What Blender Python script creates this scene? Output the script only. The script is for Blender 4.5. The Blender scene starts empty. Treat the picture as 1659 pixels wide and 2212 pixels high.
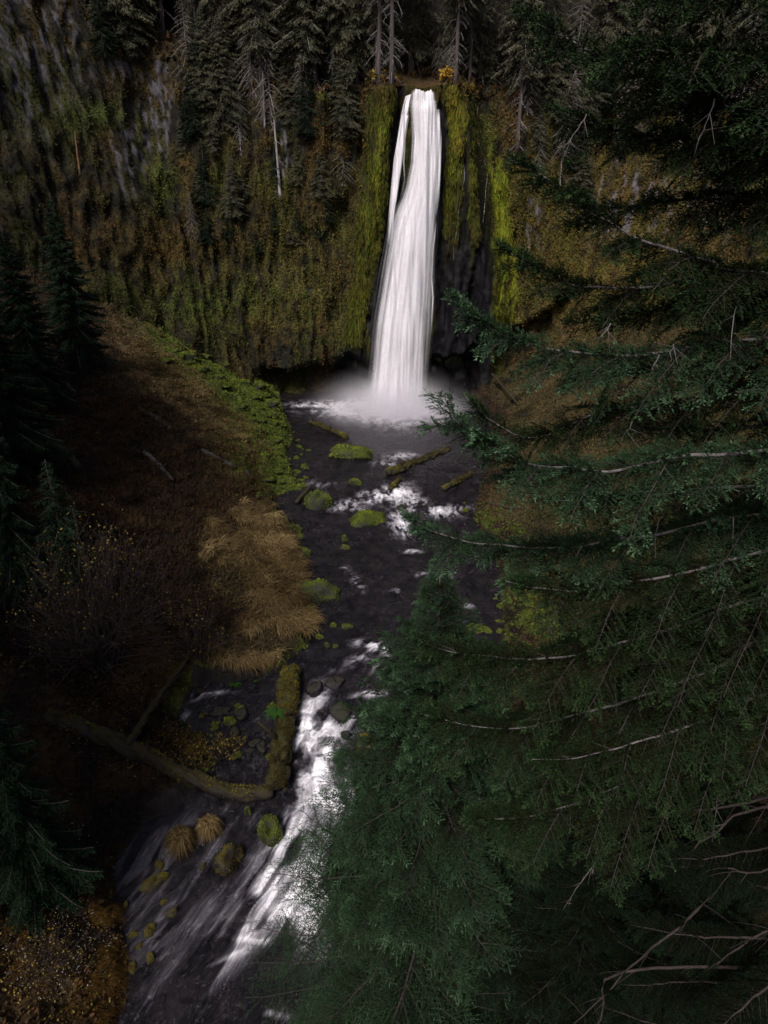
import bpy, math, numpy as np
from mathutils import Vector, Matrix
from mathutils.bvhtree import BVHTree

# ------------------------------------------------------------------ camera, world, sun, exposure
scene = bpy.context.scene
COL = scene.collection
CAM_Z, PITCH, FPX = 23.0, 25.0, 1533.0          # FPX: focal length on a 1659 x 2212 frame
cam_d = bpy.data.cameras.new('camera'); cam = bpy.data.objects.new('camera', cam_d); COL.objects.link(cam)
cam_d.sensor_fit = 'VERTICAL'; cam_d.sensor_height = 24; cam_d.lens = 24 * FPX / 2212
cam_d.clip_start = 0.1; cam_d.clip_end = 1000
cam.location = (0, 0, CAM_Z); cam.rotation_euler = (math.radians(90 - PITCH), 0, 0)
scene.camera = cam
SUN_EL, SUN_AZ = 47.0, 203.0                     # azimuth clockwise from +Y
world = bpy.data.worlds.new('World'); scene.world = world; world.use_nodes = True
wn = world.node_tree; sky = wn.nodes.new('ShaderNodeTexSky'); sky.sky_type = 'NISHITA'; sky.sun_disc = False
sky.sun_elevation = math.radians(SUN_EL); sky.sun_rotation = math.radians(SUN_AZ)
sky.dust_density = 4.0; sky.air_density = 1.0; sky.ozone_density = 1.0
wn.links.new(sky.outputs[0], wn.nodes['Background'].inputs[0]); wn.nodes['Background'].inputs[1].default_value = 0.06
sd = bpy.data.lights.new('sun', 'SUN'); sd.energy = 2.0; sd.angle = math.radians(14); sd.color = (1.0, 0.95, 0.93)
sun = bpy.data.objects.new('sun', sd); COL.objects.link(sun)
_az = math.radians(SUN_AZ); _el = math.radians(SUN_EL)
sun.rotation_euler = Vector((math.sin(_az)*math.cos(_el), math.cos(_az)*math.cos(_el), math.sin(_el))).to_track_quat('Z', 'Y').to_euler()
scene.view_settings.view_transform = 'Standard'; scene.view_settings.look = 'None'
scene.view_settings.exposure = 0.88; scene.view_settings.gamma = 1.0
scene.cycles.max_bounces = 5; scene.cycles.transparent_max_bounces = 12
scene.cycles.volume_bounces = 3

# ------------------------------------------------------------------ helpers
rng = np.random.default_rng(7)
CP, SP = math.cos(math.radians(PITCH)), math.sin(math.radians(PITCH))
def ray(X, Y):
    a, b = (X-829.5)/FPX, (1106-Y)/FPX
    return np.array([a, CP + b*SP, -SP + b*CP])
def at(X, Y, y):                                  # point of that sight line at world distance y
    d = ray(X, Y); t = y/d[1]
    return np.array([d[0]*t, y, CAM_Z + d[2]*t])
def proj(P):
    x, y, z = P[..., 0], P[..., 1], P[..., 2]-CAM_Z
    dep = np.maximum(y*CP - z*SP, 0.5); up = y*SP + z*CP
    return 829.5 + FPX*x/dep, 1106 - FPX*up/dep
def sstep(a, b, x):
    t = np.clip((x-a)/(b-a), 0, 1); return t*t*(3-2*t)
def _h(ix, iy, iz, s):
    n = (ix*374761393 + iy*668265263 + iz*2147483647 + s*974634777) & 0xffffffff
    n = ((n ^ (n >> 13))*1274126177) & 0xffffffff
    n = n ^ (n >> 16)
    return (n & 0xffff)/65535.0
def noise(x, y, z=0.0, s=0):
    x, y, z = np.broadcast_arrays(np.asarray(x, float), np.asarray(y, float), np.asarray(z, float))
    ix, iy, iz = [np.floor(v).astype(np.int64) for v in (x, y, z)]
    fx, fy, fz = x-ix, y-iy, z-iz
    fx, fy, fz = [f*f*(3-2*f) for f in (fx, fy, fz)]
    r = 0
    for a in (0, 1):
        for b in (0, 1):
            for c in (0, 1):
                r = r + _h(ix+a, iy+b, iz+c, s)*(fx if a else 1-fx)*(fy if b else 1-fy)*(fz if c else 1-fz)
    return r*2-1
def fbm(x, y, z=0.0, s=0, o=4, g=0.5):
    r = 0; a = 1; t = 0
    for k in range(o):
        r = r + a*noise(np.asarray(x)*2**k, np.asarray(y)*2**k, np.asarray(z)*2**k, s+k*17); t += a; a *= g
    return r/t
def blob(X, Y, cx, cy, rx, ry, rot=0, p=1):
    c, s = math.cos(math.radians(rot)), math.sin(math.radians(rot))
    u = ((X-cx)*c + (Y-cy)*s)/rx; v = (-(X-cx)*s + (Y-cy)*c)/ry
    return np.exp(-(u*u+v*v)**p)
def tag(o, label=None, cat=None, group=None, kind=None):
    if label: o['label'] = label
    if cat: o['category'] = cat
    if group: o['group'] = group
    if kind: o['kind'] = kind
    return o
def link(o, parent=None):
    COL.objects.link(o)
    if parent is not None: o.parent = parent
    return o
def mesh_np(name, V, F, m, smooth=False, cols=None, attrs=None, uv=None):
    """V (n,3), F (k,3|4); cols: per-vertex rgb; attrs: dict of per-vertex floats; uv per vertex"""
    V = np.ascontiguousarray(V, np.float32); F = np.ascontiguousarray(F, np.int32)
    me = bpy.data.meshes.new(name); k, q = F.shape
    me.vertices.add(len(V)); me.vertices.foreach_set('co', V.ravel())
    me.loops.add(k*q); me.loops.foreach_set('vertex_index', F.ravel())
    me.polygons.add(k); me.polygons.foreach_set('loop_start', np.arange(0, k*q, q, dtype=np.int32))
    me.update(calc_edges=True)
    me.polygons.foreach_set('use_smooth', np.full(k, bool(smooth)))
    if cols is not None:
        a = me.color_attributes.new('col', 'FLOAT_COLOR', 'POINT')
        a.data.foreach_set('color', np.c_[cols, np.ones(len(V))].astype(np.float32).ravel())
    for n_, v_ in (attrs or {}).items():
        a = me.attributes.new(n_, 'FLOAT', 'POINT'); a.data.foreach_set('value', np.asarray(v_, np.float32).ravel())
    if uv is not None:
        l = me.uv_layers.new(name='UVMap'); l.data.foreach_set('uv', np.asarray(uv, np.float32)[F.ravel()].ravel())
    if m: me.materials.append(m)
    return me
def obj(name, me, parent=None, loc=None):
    o = link(bpy.data.objects.new(name, me), parent)
    if loc is not None: o.location = loc
    return o
def empty(name, loc=(0, 0, 0), rz=0, scale=1):
    o = link(bpy.data.objects.new(name, None)); o.location = loc; o.rotation_euler = (0, 0, rz); o.scale = (scale,)*3
    o.empty_display_size = 0.2
    return o
def copy_tree(o, parent=None):
    c = o.copy(); link(c, parent)
    for ch in list(o.children): copy_tree(ch, c)
    return c
def grid_faces(nu, nv, close_u=False):
    i = np.arange(nu if close_u else nu-1)[:, None]; j = np.arange(nv-1)[None, :]
    i2 = (i+1) % nu
    return np.stack([i*nv+j, i2*nv+j, i2*nv+j+1, i*nv+j+1], -1).reshape(-1, 4)
def tube(pts, rad, n=8, rough=0.0, seed=0):
    pts = np.asarray(pts, float); rad = np.broadcast_to(np.asarray(rad, float), (len(pts),))
    T = np.gradient(pts, axis=0); T /= np.linalg.norm(T, axis=1)[:, None]+1e-9
    ref = np.where(np.abs(T[:, 2:3]) > 0.9, [[1., 0, 0]], [[0, 0, 1.]])
    A = np.cross(T, ref); A /= np.linalg.norm(A, axis=1)[:, None]; B = np.cross(T, A)
    th = np.arange(n)/n*2*math.pi
    r = rad[:, None]*np.ones(n)
    if rough:
        k = np.arange(len(pts))[:, None]
        r = r*(1+rough*noise(np.cos(th)*2+5+seed, np.sin(th)*2+k*0.35, k*0.12, seed)+rough*.6*noise(np.cos(th)*5, np.sin(th)*5+k*0.2, k*.1, seed+3))
    V = pts[:, None] + r[..., None]*(A[:, None]*np.cos(th)[None, :, None] + B[:, None]*np.sin(th)[None, :, None])
    i = np.arange(len(pts)-1)[:, None]; j = np.arange(n)[None]; j2 = (j+1) % n
    F = np.stack([i*n+j, i*n+j2, (i+1)*n+j2, (i+1)*n+j], -1).reshape(-1, 4)
    V = V.reshape(-1, 3); m = len(V)
    V = np.vstack([V, pts[:1], pts[-1:]])
    jj = np.arange(n); jn = (jj+1) % n
    cap0 = np.stack([jn, jj, np.full(n, m), np.full(n, m)], -1); b = (len(pts)-1)*n
    cap1 = np.stack([b+jj, b+jn, np.full(n, m+1), np.full(n, m+1)], -1)
    return V, F, np.vstack([cap0, cap1])[:, :3]
class Soup:                                       # collects tubes/quads/tris into one triangle mesh
    def __init__(s): s.V = []; s.F = []; s.n = 0; s.A = []
    def add(s, V, F, a=0.5):
        F = np.asarray(F)
        if F.shape[1] == 4: F = np.vstack([F[:, :3], F[:, [0, 2, 3]]])
        s.V.append(np.asarray(V)); s.F.append(F+s.n); s.n += len(V)
        s.A.append(np.broadcast_to(np.asarray(a, float), (len(V),)))
    def tube(s, pts, rad, n=6, rough=0, a=0.5, seed=0):
        V, F, C = tube(pts, rad, n, rough, seed)
        F = np.vstack([F[:, :3], F[:, [0, 2, 3]], C]); s.add(V, F, a)
    def arr(s): return np.vstack(s.V), np.vstack(s.F), np.concatenate(s.A)
    def mesh(s, name, m, smooth=False):
        V, F, A = s.arr(); return mesh_np(name, V, F, m, smooth, attrs={'var': A})
def spline(pts, n):                               # Catmull-Rom through points
    P = np.asarray(pts, float)
    if len(P) == 2: return P[0]+(P[1]-P[0])*np.linspace(0, 1, n)[:, None]
    P = np.vstack([2*P[0]-P[1], P, 2*P[-1]-P[-2]])
    d = np.linalg.norm(np.diff(P[1:-1], axis=0), axis=1); cum = np.r_[0, np.cumsum(d)]
    s = np.linspace(0, cum[-1]*0.99999, n); k = np.clip(np.searchsorted(cum, s, 'right')-1, 0, len(d)-1)
    t = ((s-cum[k])/d[k])[:, None]; a, b, c, e = P[k], P[k+1], P[k+2], P[k+3]
    return 0.5*(2*b+(c-a)*t+(2*a-5*b+4*c-e)*t**2+(3*b-a-3*c+e)*t**3)
def tri_soup(V3):                                 # (n,3,3) -> V,F
    n = len(V3); return V3.reshape(-1, 3), np.arange(n*3).reshape(-1, 3)
def norm(v): return v/(np.linalg.norm(v, axis=-1, keepdims=True)+1e-9)

# ------------------------------------------------------------------ materials
class M:
    def __init__(s, name):
        s.m = bpy.data.materials.new(name); s.m.use_nodes = True; s.t = s.m.node_tree
        s.b = s.t.nodes['Principled BSDF']; s.out = s.t.nodes['Material Output']
        s.b.inputs['Specular IOR Level'].default_value = 0.25
    def n(s, typ, **kw):
        nd = s.t.nodes.new(typ)
        for k, v in kw.items():
            if k.startswith('i_'):
                k = k[2:]; k = int(k) if k.isdigit() else k.replace('_', ' ')
                if hasattr(v, 'is_linked') or isinstance(v, bpy.types.NodeSocket): s.t.links.new(v, nd.inputs[k])
                else: nd.inputs[k].default_value = v
            else: setattr(nd, k, v)
        return nd
    def l(s, a, b): s.t.links.new(a, b)
    def attr(s, name, out='Fac'): return s.n('ShaderNodeAttribute', attribute_name=name).outputs[out]
    def coord(s, scale=(1, 1, 1), src='Object'):
        tc = s.n('ShaderNodeTexCoord'); mp = s.n('ShaderNodeMapping'); s.l(tc.outputs[src], mp.inputs[0])
        mp.inputs['Scale'].default_value = scale; return mp.outputs[0]
    def noise(s, vec, scale, detail=4, rough=0.55, dist=0):
        nd = s.n('ShaderNodeTexNoise'); s.l(vec, nd.inputs['Vector'])
        nd.inputs['Scale'].default_value = scale; nd.inputs['Detail'].default_value = detail
        nd.inputs['Roughness'].default_value = rough; nd.inputs['Distortion'].default_value = dist
        return nd.outputs['Fac']
    def ramp(s, fac, stops):
        nd = s.n('ShaderNodeValToRGB'); s.l(fac, nd.inputs[0]); e = nd.color_ramp.elements
        while len(e) < len(stops): e.new(0.5)
        for k, (p, c) in enumerate(stops):
            e[k].position = p; e[k].color = (c, c, c, 1) if not isinstance(c, tuple) else (*c, 1)
        return nd.outputs[0]
    def mix(s, fac, a, b, blend='MIX'):
        nd = s.n('ShaderNodeMix', data_type='RGBA', blend_type=blend)
        for sock, v in ((nd.inputs[0], fac), (nd.inputs[6], a), (nd.inputs[7], b)):
            if isinstance(v, bpy.types.NodeSocket): s.l(v, sock)
            elif isinstance(v, tuple): sock.default_value = (*v, 1)
            else: sock.default_value = v
        return nd.outputs[2]
    def math(s, op, a, b=0.0, c=None, clamp=False):
        nd = s.n('ShaderNodeMath', operation=op, use_clamp=clamp)
        for k, v in enumerate((a, b) if c is None else (a, b, c)):
            if isinstance(v, bpy.types.NodeSocket): s.l(v, nd.inputs[k])
            else: nd.inputs[k].default_value = v
        return nd.outputs[0]
    def bump(s, h, strength, dist):
        nd = s.n('ShaderNodeBump'); s.l(h, nd.inputs['Height']); nd.inputs['Strength'].default_value = strength
        nd.inputs['Distance'].default_value = dist; s.l(nd.outputs[0], s.b.inputs['Normal']); return nd.outputs[0]
    def base(s, c, rough=0.9):
        if isinstance(c, bpy.types.NodeSocket): s.l(c, s.b.inputs['Base Color'])
        else: s.b.inputs['Base Color'].default_value = (*c, 1)
        if isinstance(rough, bpy.types.NodeSocket): s.l(rough, s.b.inputs['Roughness'])
        else: s.b.inputs['Roughness'].default_value = rough

def mat_col(name, nscale=(1, 1, 1), sc=6, lo=0.45, hi=1.6, rough=0.9, bs=0.6, bd=0.08, spec=0.2):
    m = M(name); v = m.coord(nscale); f = m.noise(v, sc, 6, 0.65)
    g = m.ramp(f, [(0.3, lo), (0.7, hi)])
    m.base(m.mix(1.0, m.attr('col', 'Color'), g, 'MULTIPLY'), rough); m.bump(f, bs, bd)
    m.b.inputs['Specular IOR Level'].default_value = spec
    return m.m
def mat_leaf(name, c0, c1, c2=None, rough=0.6, trans=0.0, spec=0.2):   # colour from per-leaf 'var'
    m = M(name); st = [(0.0, c0), (1.0, c1)] if c2 is None else [(0.0, c0), (0.6, c1), (1.0, c2)]
    m.base(m.ramp(m.attr('var'), st), rough); m.b.inputs['Specular IOR Level'].default_value = spec
    if trans:
        tr = m.n('ShaderNodeBsdfTranslucent'); mx = m.n('ShaderNodeMixShader'); mx.inputs[0].default_value = trans
        m.l(m.b.inputs['Base Color'].links[0].from_socket, tr.inputs[0])
        m.l(m.b.outputs[0], mx.inputs[1]); m.l(tr.outputs[0], mx.inputs[2]); m.l(mx.outputs[0], m.out.inputs[0])
    return m.m
def mat_leafcol(name, rough=0.8):
    m = M(name); m.base(m.attr('col', 'Color'), rough); m.b.inputs['Specular IOR Level'].default_value = 0.1; return m.m
def mat_bark(name, c0, c1, zs=0.25, sc=14):
    m = M(name); v = m.coord((1, 1, zs)); f = m.noise(v, sc, 6, 0.7)
    m.base(m.ramp(f, [(0.3, c0), (0.72, c1)]), 0.9); m.bump(f, 0.9, 0.04); return m.m
def mat_mossy(name, dark, moss, moss2, nz0=0.1, nz1=0.6, sc=5, rockrough=0.6):
    m = M(name); v = m.coord(); g = m.n('ShaderNodeNewGeometry'); sx = m.n('ShaderNodeSeparateXYZ'); m.l(g.outputs['Normal'], sx.inputs[0])
    f = m.noise(v, sc, 6, 0.65); f2 = m.noise(v, sc*7, 4, 0.7)
    k = m.math('MULTIPLY_ADD', m.math('SUBTRACT', f, 0.5), 1.8, sx.outputs[2])
    k = m.ramp(k, [(nz0, 0.0), (nz1, 1.0)])
    c = m.mix(f2, moss, moss2); c = m.mix(k, dark, c)
    m.base(c, m.math('MULTIPLY_ADD', k, 1-rockrough-.05, rockrough)); m.bump(f2, 0.8, 0.05); return m.m

MT = {}
MT['cliff'] = mat_col('cliff_rock_and_moss', (1, 1, 0.55), 3.2, 0.35, 1.75, 0.85, 0.6, 0.2)
MT['ground'] = mat_col('ground_cover', (1, 1, 1), 4.5, 0.45, 1.6, 0.95, 0.8, 0.12)
MT['floor'] = mat_col('forest_floor', (1, 1, 1), 2.0, 0.5, 1.5, 0.95, 0.8, 0.2)
MT['needle'] = mat_leaf('fir_needles', (0.010, 0.006, 0.002), (0.009, 0.021, 0.007), (0.040, 0.070, 0.024), 0.65, 0, .06)
MT['needle_d'] = mat_leaf('shaded_fir_needles', (0.005, 0.004, 0.002), (0.005, 0.011, 0.005), (0.012, 0.026, 0.010), 0.7, 0, .04)  # darker copy of the fir needles, shade put into the colour
MT['needle_y'] = mat_leaf('young_spruce_needles', (0.010, 0.011, 0.005), (0.019, 0.044, 0.019), (0.105, 0.175, 0.095), 0.65, 0, .08)
MT['needle_far'] = mat_leaf('forest_foliage', (0.022, 0.024, 0.014), (0.060, 0.060, 0.034), (0.12, 0.105, 0.065), 0.7)
MT['needle_dark'] = mat_leaf('dark_fir_foliage', (0.005, 0.009, 0.005), (0.008, 0.018, 0.009), (0.018, 0.034, 0.015), 0.7, 0, .05)
MT['bark'] = mat_bark('grey_bark', (0.045, 0.038, 0.036), (0.20, 0.18, 0.18))
MT['bark_far'] = mat_bark('trunk_bark', (0.03, 0.024, 0.021), (0.10, 0.083, 0.08), 0.12, 6)
MT['deadwood'] = mat_bark('weathered_dead_wood', (0.10, 0.085, 0.08), (0.36, 0.32, 0.33), 0.12, 8)
MT['orangewood'] = mat_bark('broken_brown_wood', (0.05, 0.028, 0.014), (0.22, 0.12, 0.06), 0.12, 8)
MT['log'] = mat_mossy('old_log', (0.018, 0.014, 0.011), (0.022, 0.018, 0.007), (0.045, 0.036, 0.011), 0.35, 1.1, 3)
MT['log_grey'] = mat_mossy('grey_log', (0.05, 0.045, 0.045), (0.10, 0.09, 0.085), (0.03, 0.026, 0.02), 0.2, 0.9, 4)
MT['log_moss'] = mat_mossy('mossy_log', (0.02, 0.016, 0.01), (0.045, 0.040, 0.008), (0.020, 0.018, 0.006), 0.1, 0.8, 3)
MT['moss_rock'] = mat_mossy('mossy_boulder', (0.016, 0.015, 0.016), (0.060, 0.075, 0.008), (0.022, 0.030, 0.005), 0.35, 0.95, 1.6)
MT['moss_rock_y'] = mat_mossy('yellow_mossy_boulder', (0.016, 0.014, 0.014), (0.075, 0.060, 0.008), (0.03, 0.024, 0.005), 0.3, 0.9, 1.6)
MT['wet_rock'] = mat_mossy('wet_dark_rock', (0.010, 0.009, 0.011), (0.03, 0.03, 0.012), (0.018, 0.016, 0.014), 0.5, 1.3, 1.5, 0.3)
MT['grass'] = mat_leaf('dry_grass', (0.026, 0.017, 0.007), (0.15, 0.100, 0.040), (0.36, 0.26, 0.12), 0.8, 0.15, 0.1)
MT['grass_o'] = mat_leaf('orange_grass', (0.025, 0.012, 0.004), (0.085, 0.045, 0.010), (0.20, 0.12, 0.025), 0.8, 0.15, 0.1)
MT['cover'] = mat_leafcol('leafy_cover')
MT['yellow_leaf'] = mat_leaf('autumn_leaves', (0.03, 0.018, 0.006), (0.12, 0.075, 0.012), (0.24, 0.19, 0.04), 0.6, 0.2)
MT['gold_leaf'] = mat_leaf('golden_leaves', (0.16, 0.08, 0.01), (0.40, 0.24, 0.03), (0.55, 0.38, 0.06), 0.6, 0.2)
MT['green_leaf'] = mat_leaf('fern_green', (0.010, 0.03, 0.006), (0.03, 0.085, 0.012), (0.06, 0.14, 0.02), 0.6, 0.2)
MT['twig_b'] = mat_bark('brown_twigs', (0.018, 0.014, 0.012), (0.060, 0.048, 0.046), 1, 9)
MT['twig'] = mat_bark('dark_twigs', (0.018, 0.013, 0.012), (0.05, 0.038, 0.034), 1, 9)

def _wet():
    t = MT['cliff'].node_tree; b = t.nodes['Principled BSDF']; a = t.nodes.new('ShaderNodeAttribute'); a.attribute_name = 'wet'
    r = t.nodes.new('ShaderNodeMapRange'); r.inputs[3].default_value = .85; r.inputs[4].default_value = .65; t.links.new(a.outputs['Fac'], r.inputs[0]); t.links.new(r.outputs[0], b.inputs['Roughness'])
    r2 = t.nodes.new('ShaderNodeMapRange'); r2.inputs[3].default_value = .15; r2.inputs[4].default_value = .12; t.links.new(a.outputs['Fac'], r2.inputs[0]); t.links.new(r2.outputs[0], b.inputs['Specular IOR Level'])
_wet()
# ------------------------------------------------------------------ river outline
ZW_Y = [0, 8, 15, 21, 25, 28, 31, 35, 40, 48, 52, 56, 60, 90]
ZW_Z = [-5.6, -5.4, -5.1, -4.8, -4.5, -3.9, -3.1, -2.4, -2.1, -1.7, -1.0, -0.4, 0, 0]
def zw(y): return np.interp(y, ZW_Y, ZW_Z)
def on_water(X, Y):
    d = ray(X, Y); z = 0.0
    for _ in range(30):
        t = (z-CAM_Z)/d[2]; y = d[1]*t; z = 0.5*z+0.5*float(zw(y))
    return np.array([d[0]*t, y, z])
LE = [(600, 850), (612, 883), (635, 948), (612, 988), (648, 1048), (590, 1085), (600, 1118), (655, 1156), (655, 1251), (685, 1306), (672, 1400),
      (600, 1450), (420, 1470), (390, 1530), (420, 1580), (480, 1640), (420, 1700), (320, 1754), (265, 1844), (240, 1969), (278, 2059), (275, 2159), (255, 2240)]
RE = [(1010, 850), (1060, 900), (1060, 980), (1040, 1050), (1020, 1110), (1070, 1200), (1085, 1306), (1085, 1400), (1060, 1500), (1000, 1600), (930, 1700), (860, 1850), (800, 2000), (780, 2240)]
le = np.array([on_water(*p) for p in LE])[::-1]; re_ = np.array([on_water(*p) for p in RE])[::-1]
def _mono(a):
    for k in range(1, len(a)): a[k, 1] = max(a[k, 1], a[k-1, 1]+0.15)
    return a
le = _mono(le); re_ = _mono(re_)
def xl(y): return np.interp(y, np.r_[-5, le[:, 1]], np.r_[le[0, 0], le[:, 0]])
def xr(y): return np.interp(y, np.r_[-5, re_[:, 1]], np.r_[re_[0, 0]+.3, re_[:, 0]])
def height(x, y):
    w = zw(y); ys = y+1.1*fbm(x*.45, y*.2, 0, 2, 3)*sstep(66, 60, y); dl = xl(ys)-x; dr = x-xr(ys)
    wob = 0.5*fbm(x*0.45, y*0.45, 0, 3, 3)+0.55*fbm(x*1.3, y*1.3, 0, 6, 3)*np.interp(y, [30, 45], [.6, 1])
    dl = dl+wob; dr = dr+wob
    shl = np.interp(y, [0, 22, 27, 32, 48, 53, 62, 80], [0.4, 0.5, 1.5, 4.8, 4.6, 1.4, 0.6, 0.3])
    shr = np.interp(y, [0, 25, 33, 45, 55, 80], [1.0, 1.5, 5.5, 6.0, 3.0, 1.0])
    def bank(d, sh, sl): return 0.55*sstep(0, 0.7, d)+0.17*np.clip(d-0.4, 0, None)+sl*np.clip(d-sh, 0, None)
    ll = bank(dl, shl, 0.46); rr = bank(dr, shr, 0.42)
    inside = np.minimum(-dl, -dr)
    bed = -0.75*sstep(0, 1.6, inside)-0.05
    h = np.where(dl > 0, ll, np.where(dr > 0, rr, bed))
    away = np.clip(np.maximum(dl, dr), 0, 4)/4
    h = h + away*(0.55*fbm(x*0.22, y*0.22, 0, 9, 4)+0.30*fbm(x*0.9, y*0.9, 0, 12, 3))
    hum = np.clip(noise(x*1.3, y*1.3, 0, 31), 0, 1)*0.45*sstep(0.0, 0.6, np.maximum(dl, dr))*np.where(dl > 0, np.interp(y, [25, 40, 50, 60], [0.25, .3, 1, 1.3]), 0.6)
    return np.minimum(w+h+hum, 27+0.05*np.abs(x))

# ------------------------------------------------------------------ ground sheet
gx = np.unique(np.concatenate([np.linspace(-600, -60, 12), np.linspace(-60, -32, 90), np.linspace(-32, 26, 640), np.linspace(26, 60, 100), np.linspace(60, 600, 12)]))
gy = np.unique(np.concatenate([np.linspace(-600, -12, 12), np.linspace(-12, 8, 60), np.linspace(8, 82, 780), np.linspace(82, 100, 20), np.linspace(100, 600, 10)]))
GX, GY = np.meshgrid(gx, gy, indexing='ij'); GZ = height(GX, GY)
GV = np.stack([GX, GY, GZ], -1).reshape(-1, 3); GF = grid_faces(len(gx), len(gy))
def ground_col(P):
    x, y, z = P.T; X, Y = proj(P)
    dl = xl(y)-x; dr = x-xr(y)
    n1 = fbm(x*0.5, y*0.5, z*0.5, 40, 4); n2 = fbm(x*2.2, y*2.2, z*2.2, 44, 3)
    brown = np.array([0.026, 0.015, 0.007]); dark = np.array([0.010, 0.007, 0.005]); tan = np.array([0.080, 0.055, 0.024])
    moss = np.array([0.050, 0.064, 0.010]); olive = np.array([0.028, 0.027, 0.007]); bed = np.array([0.014, 0.012, 0.012])
    c = dark+(brown-dark)*np.clip(0.55+1.6*n1+n2*.4, 0, 1)[:, None]
    def lay(c, col, m): m = np.clip(m, 0, 1)[:, None]; return c*(1-m)+col*m
    w = 1+0.8*n1
    c = lay(c, tan*.85, 1.5*w*(blob(X, Y, 430, 860, 170, 60, 38)+0.8*blob(X, Y, 330, 770, 100, 40, 38)))
    c = lay(c, tan*.45, 1.9*w*(blob(X, Y, 545, 1180, 85, 110)+blob(X, Y, 590, 1300, 70, 60)+blob(X, Y, 520, 1400, 90, 40)))
    c = lay(c, moss, 1.8*w*(blob(X, Y, 510, 835, 170, 46, 40)+blob(X, Y, 580, 900, 60, 70)+blob(X, Y, 560, 960, 70, 60, 50)+blob(X, Y, 420, 760, 90, 30, 30)+blob(X, Y, 600, 1040, 50, 30)))
    c = lay(c, moss, sstep(1.4, 0.2, dl)*(dl > 0)*(0.5+n2)*(y > 26))
    c = lay(c, moss*.9, 1.4*w*(dr > 0)*(blob(X, Y, 1150, 1330, 90, 90)+blob(X, Y, 1070, 1140, 80, 40))*np.clip(.35+1.8*n2, 0, 1))
    c = lay(c, olive, (dr > 2)*sstep(20, 40, y)*(0.6+n1))
    c = lay(c, np.array([.05, .036, .015]), (dr > 1)*sstep(40, 55, y)*(0.4+n1))
    c = lay(c, np.array([.05, .03, .01]), blob(X, Y, 150, 2000, 180, 200)*(.4+n1))
    c = lay(c, bed, (np.maximum(dl, dr) < -0.05)*1.0)
    return np.clip(c, 0.003, 1)
ground = obj('ground', mesh_np('ground', GV, GF, MT['ground'], True, cols=ground_col(GV))); tag(ground, kind='structure')

# ------------------------------------------------------------------ cliff (arc s, height h)
PLAN = [(-48, -8), (-47, 18), (-44, 38), (-38, 54), (-31, 66), (-24, 73), (-16, 77.5), (-8, 80), (0, 81), (6, 81), (13, 80), (20, 77), (27, 72), (34, 64), (41, 52), (46, 36), (48, 18), (49, -8)]
NS, NH = 1150, 440
base = spline(PLAN, NS)
bx0 = base[:, 0]
T = np.gradient(base, axis=0); T /= np.linalg.norm(T, axis=1)[:, None]; NRM = np.stack([-T[:, 1], T[:, 0]], 1)     # outward (away from the gorge)
if NRM[NS//2, 1] < 0: NRM = -NRM
arc = np.r_[0, np.cumsum(np.linalg.norm(np.diff(base, axis=0), axis=1))]
ztop = np.interp(arc, [0, arc[-1]], [0, 0]) + np.where(bx0 < 3, np.interp(bx0, [-44, -34, -28, -22, -14, -6, 3], [56, 54, 48, 36, 32, 31.5, 31.2]), np.interp(bx0, [3, 9, 16, 24, 34, 46], [31.2, 31.5, 30, 30, 33, 36]))
inner = (base[:, 1] < 40); ztop = np.where(inner & (bx0 < 0), 44, ztop)
ztop = ztop + (0.8*noise(arc*0.25, 0, 0, 5)+.5*noise(arc*.9, 0, 0, 6))*np.clip(np.abs(bx0-3)/6, .25, 1.6)
H = np.linspace(0, 1, NH)[None, :]; Z = -6+(ztop[:, None]+6)*H
S = arc[:, None]+0*H
X0 = base[:, 0:1]+0*H
lean = np.where(X0 < 0, np.interp(-X0, [0, 6, 12, 20, 34], [0.02, 0.05, 0.16, 0.28, 0.30]), np.interp(X0, [0, 13, 19, 30], [0.02, 0.10, 0.36, 0.40]))
off = lean*np.clip(Z, 0, None)
XB, ZB = X0, Z
# buttress that carries the falls
bl = np.interp(ZB, [0, 31], [-5.4, -1.9]); br = np.interp(ZB, [3, 10, 31], [13.6, 14.2, 9.4])
butt = sstep(0, 1.6, XB-bl)*sstep(0, 2.2, br-XB)
off -= 3.0*butt
off -= 1.5*np.exp(-((XB-bl-1.9)/1.3)**2)*sstep(4, 8, ZB)+1.3*np.exp(-((br-XB-2.2)/1.3)**2)*sstep(6, 10, ZB)+.9*np.exp(-((XB-8.0)/.9)**2)*butt*sstep(8, 14, ZB)
off += 0.9*np.exp(-((XB-3.5+0.02*(31-ZB))/2.6)**2)*butt                       # channel behind the water
# hollows at the foot
lip_l = 4.6+1.2*noise(S*0.5, 0, 0, 8)
off += 3.4*sstep(lip_l, lip_l-1.6, ZB)*sstep(-15.5, -12.5, XB)*sstep(3, -1, XB)
off += 3.0*sstep(5.6, 4.2, ZB+0.5*noise(S, 0, 0, 9))*sstep(-6.5, -4.5, XB)*sstep(12, 7, XB)
lip_r = np.interp(XB, [8, 11, 15, 19], [5.0, 8.6, 9.4, 12.4])+0.6*noise(S*0.9, 0, 0, 19)
off += 3.2*sstep(lip_r, lip_r-0.9, ZB)*sstep(6, 9.5, XB)*sstep(21, 17, XB)
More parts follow.
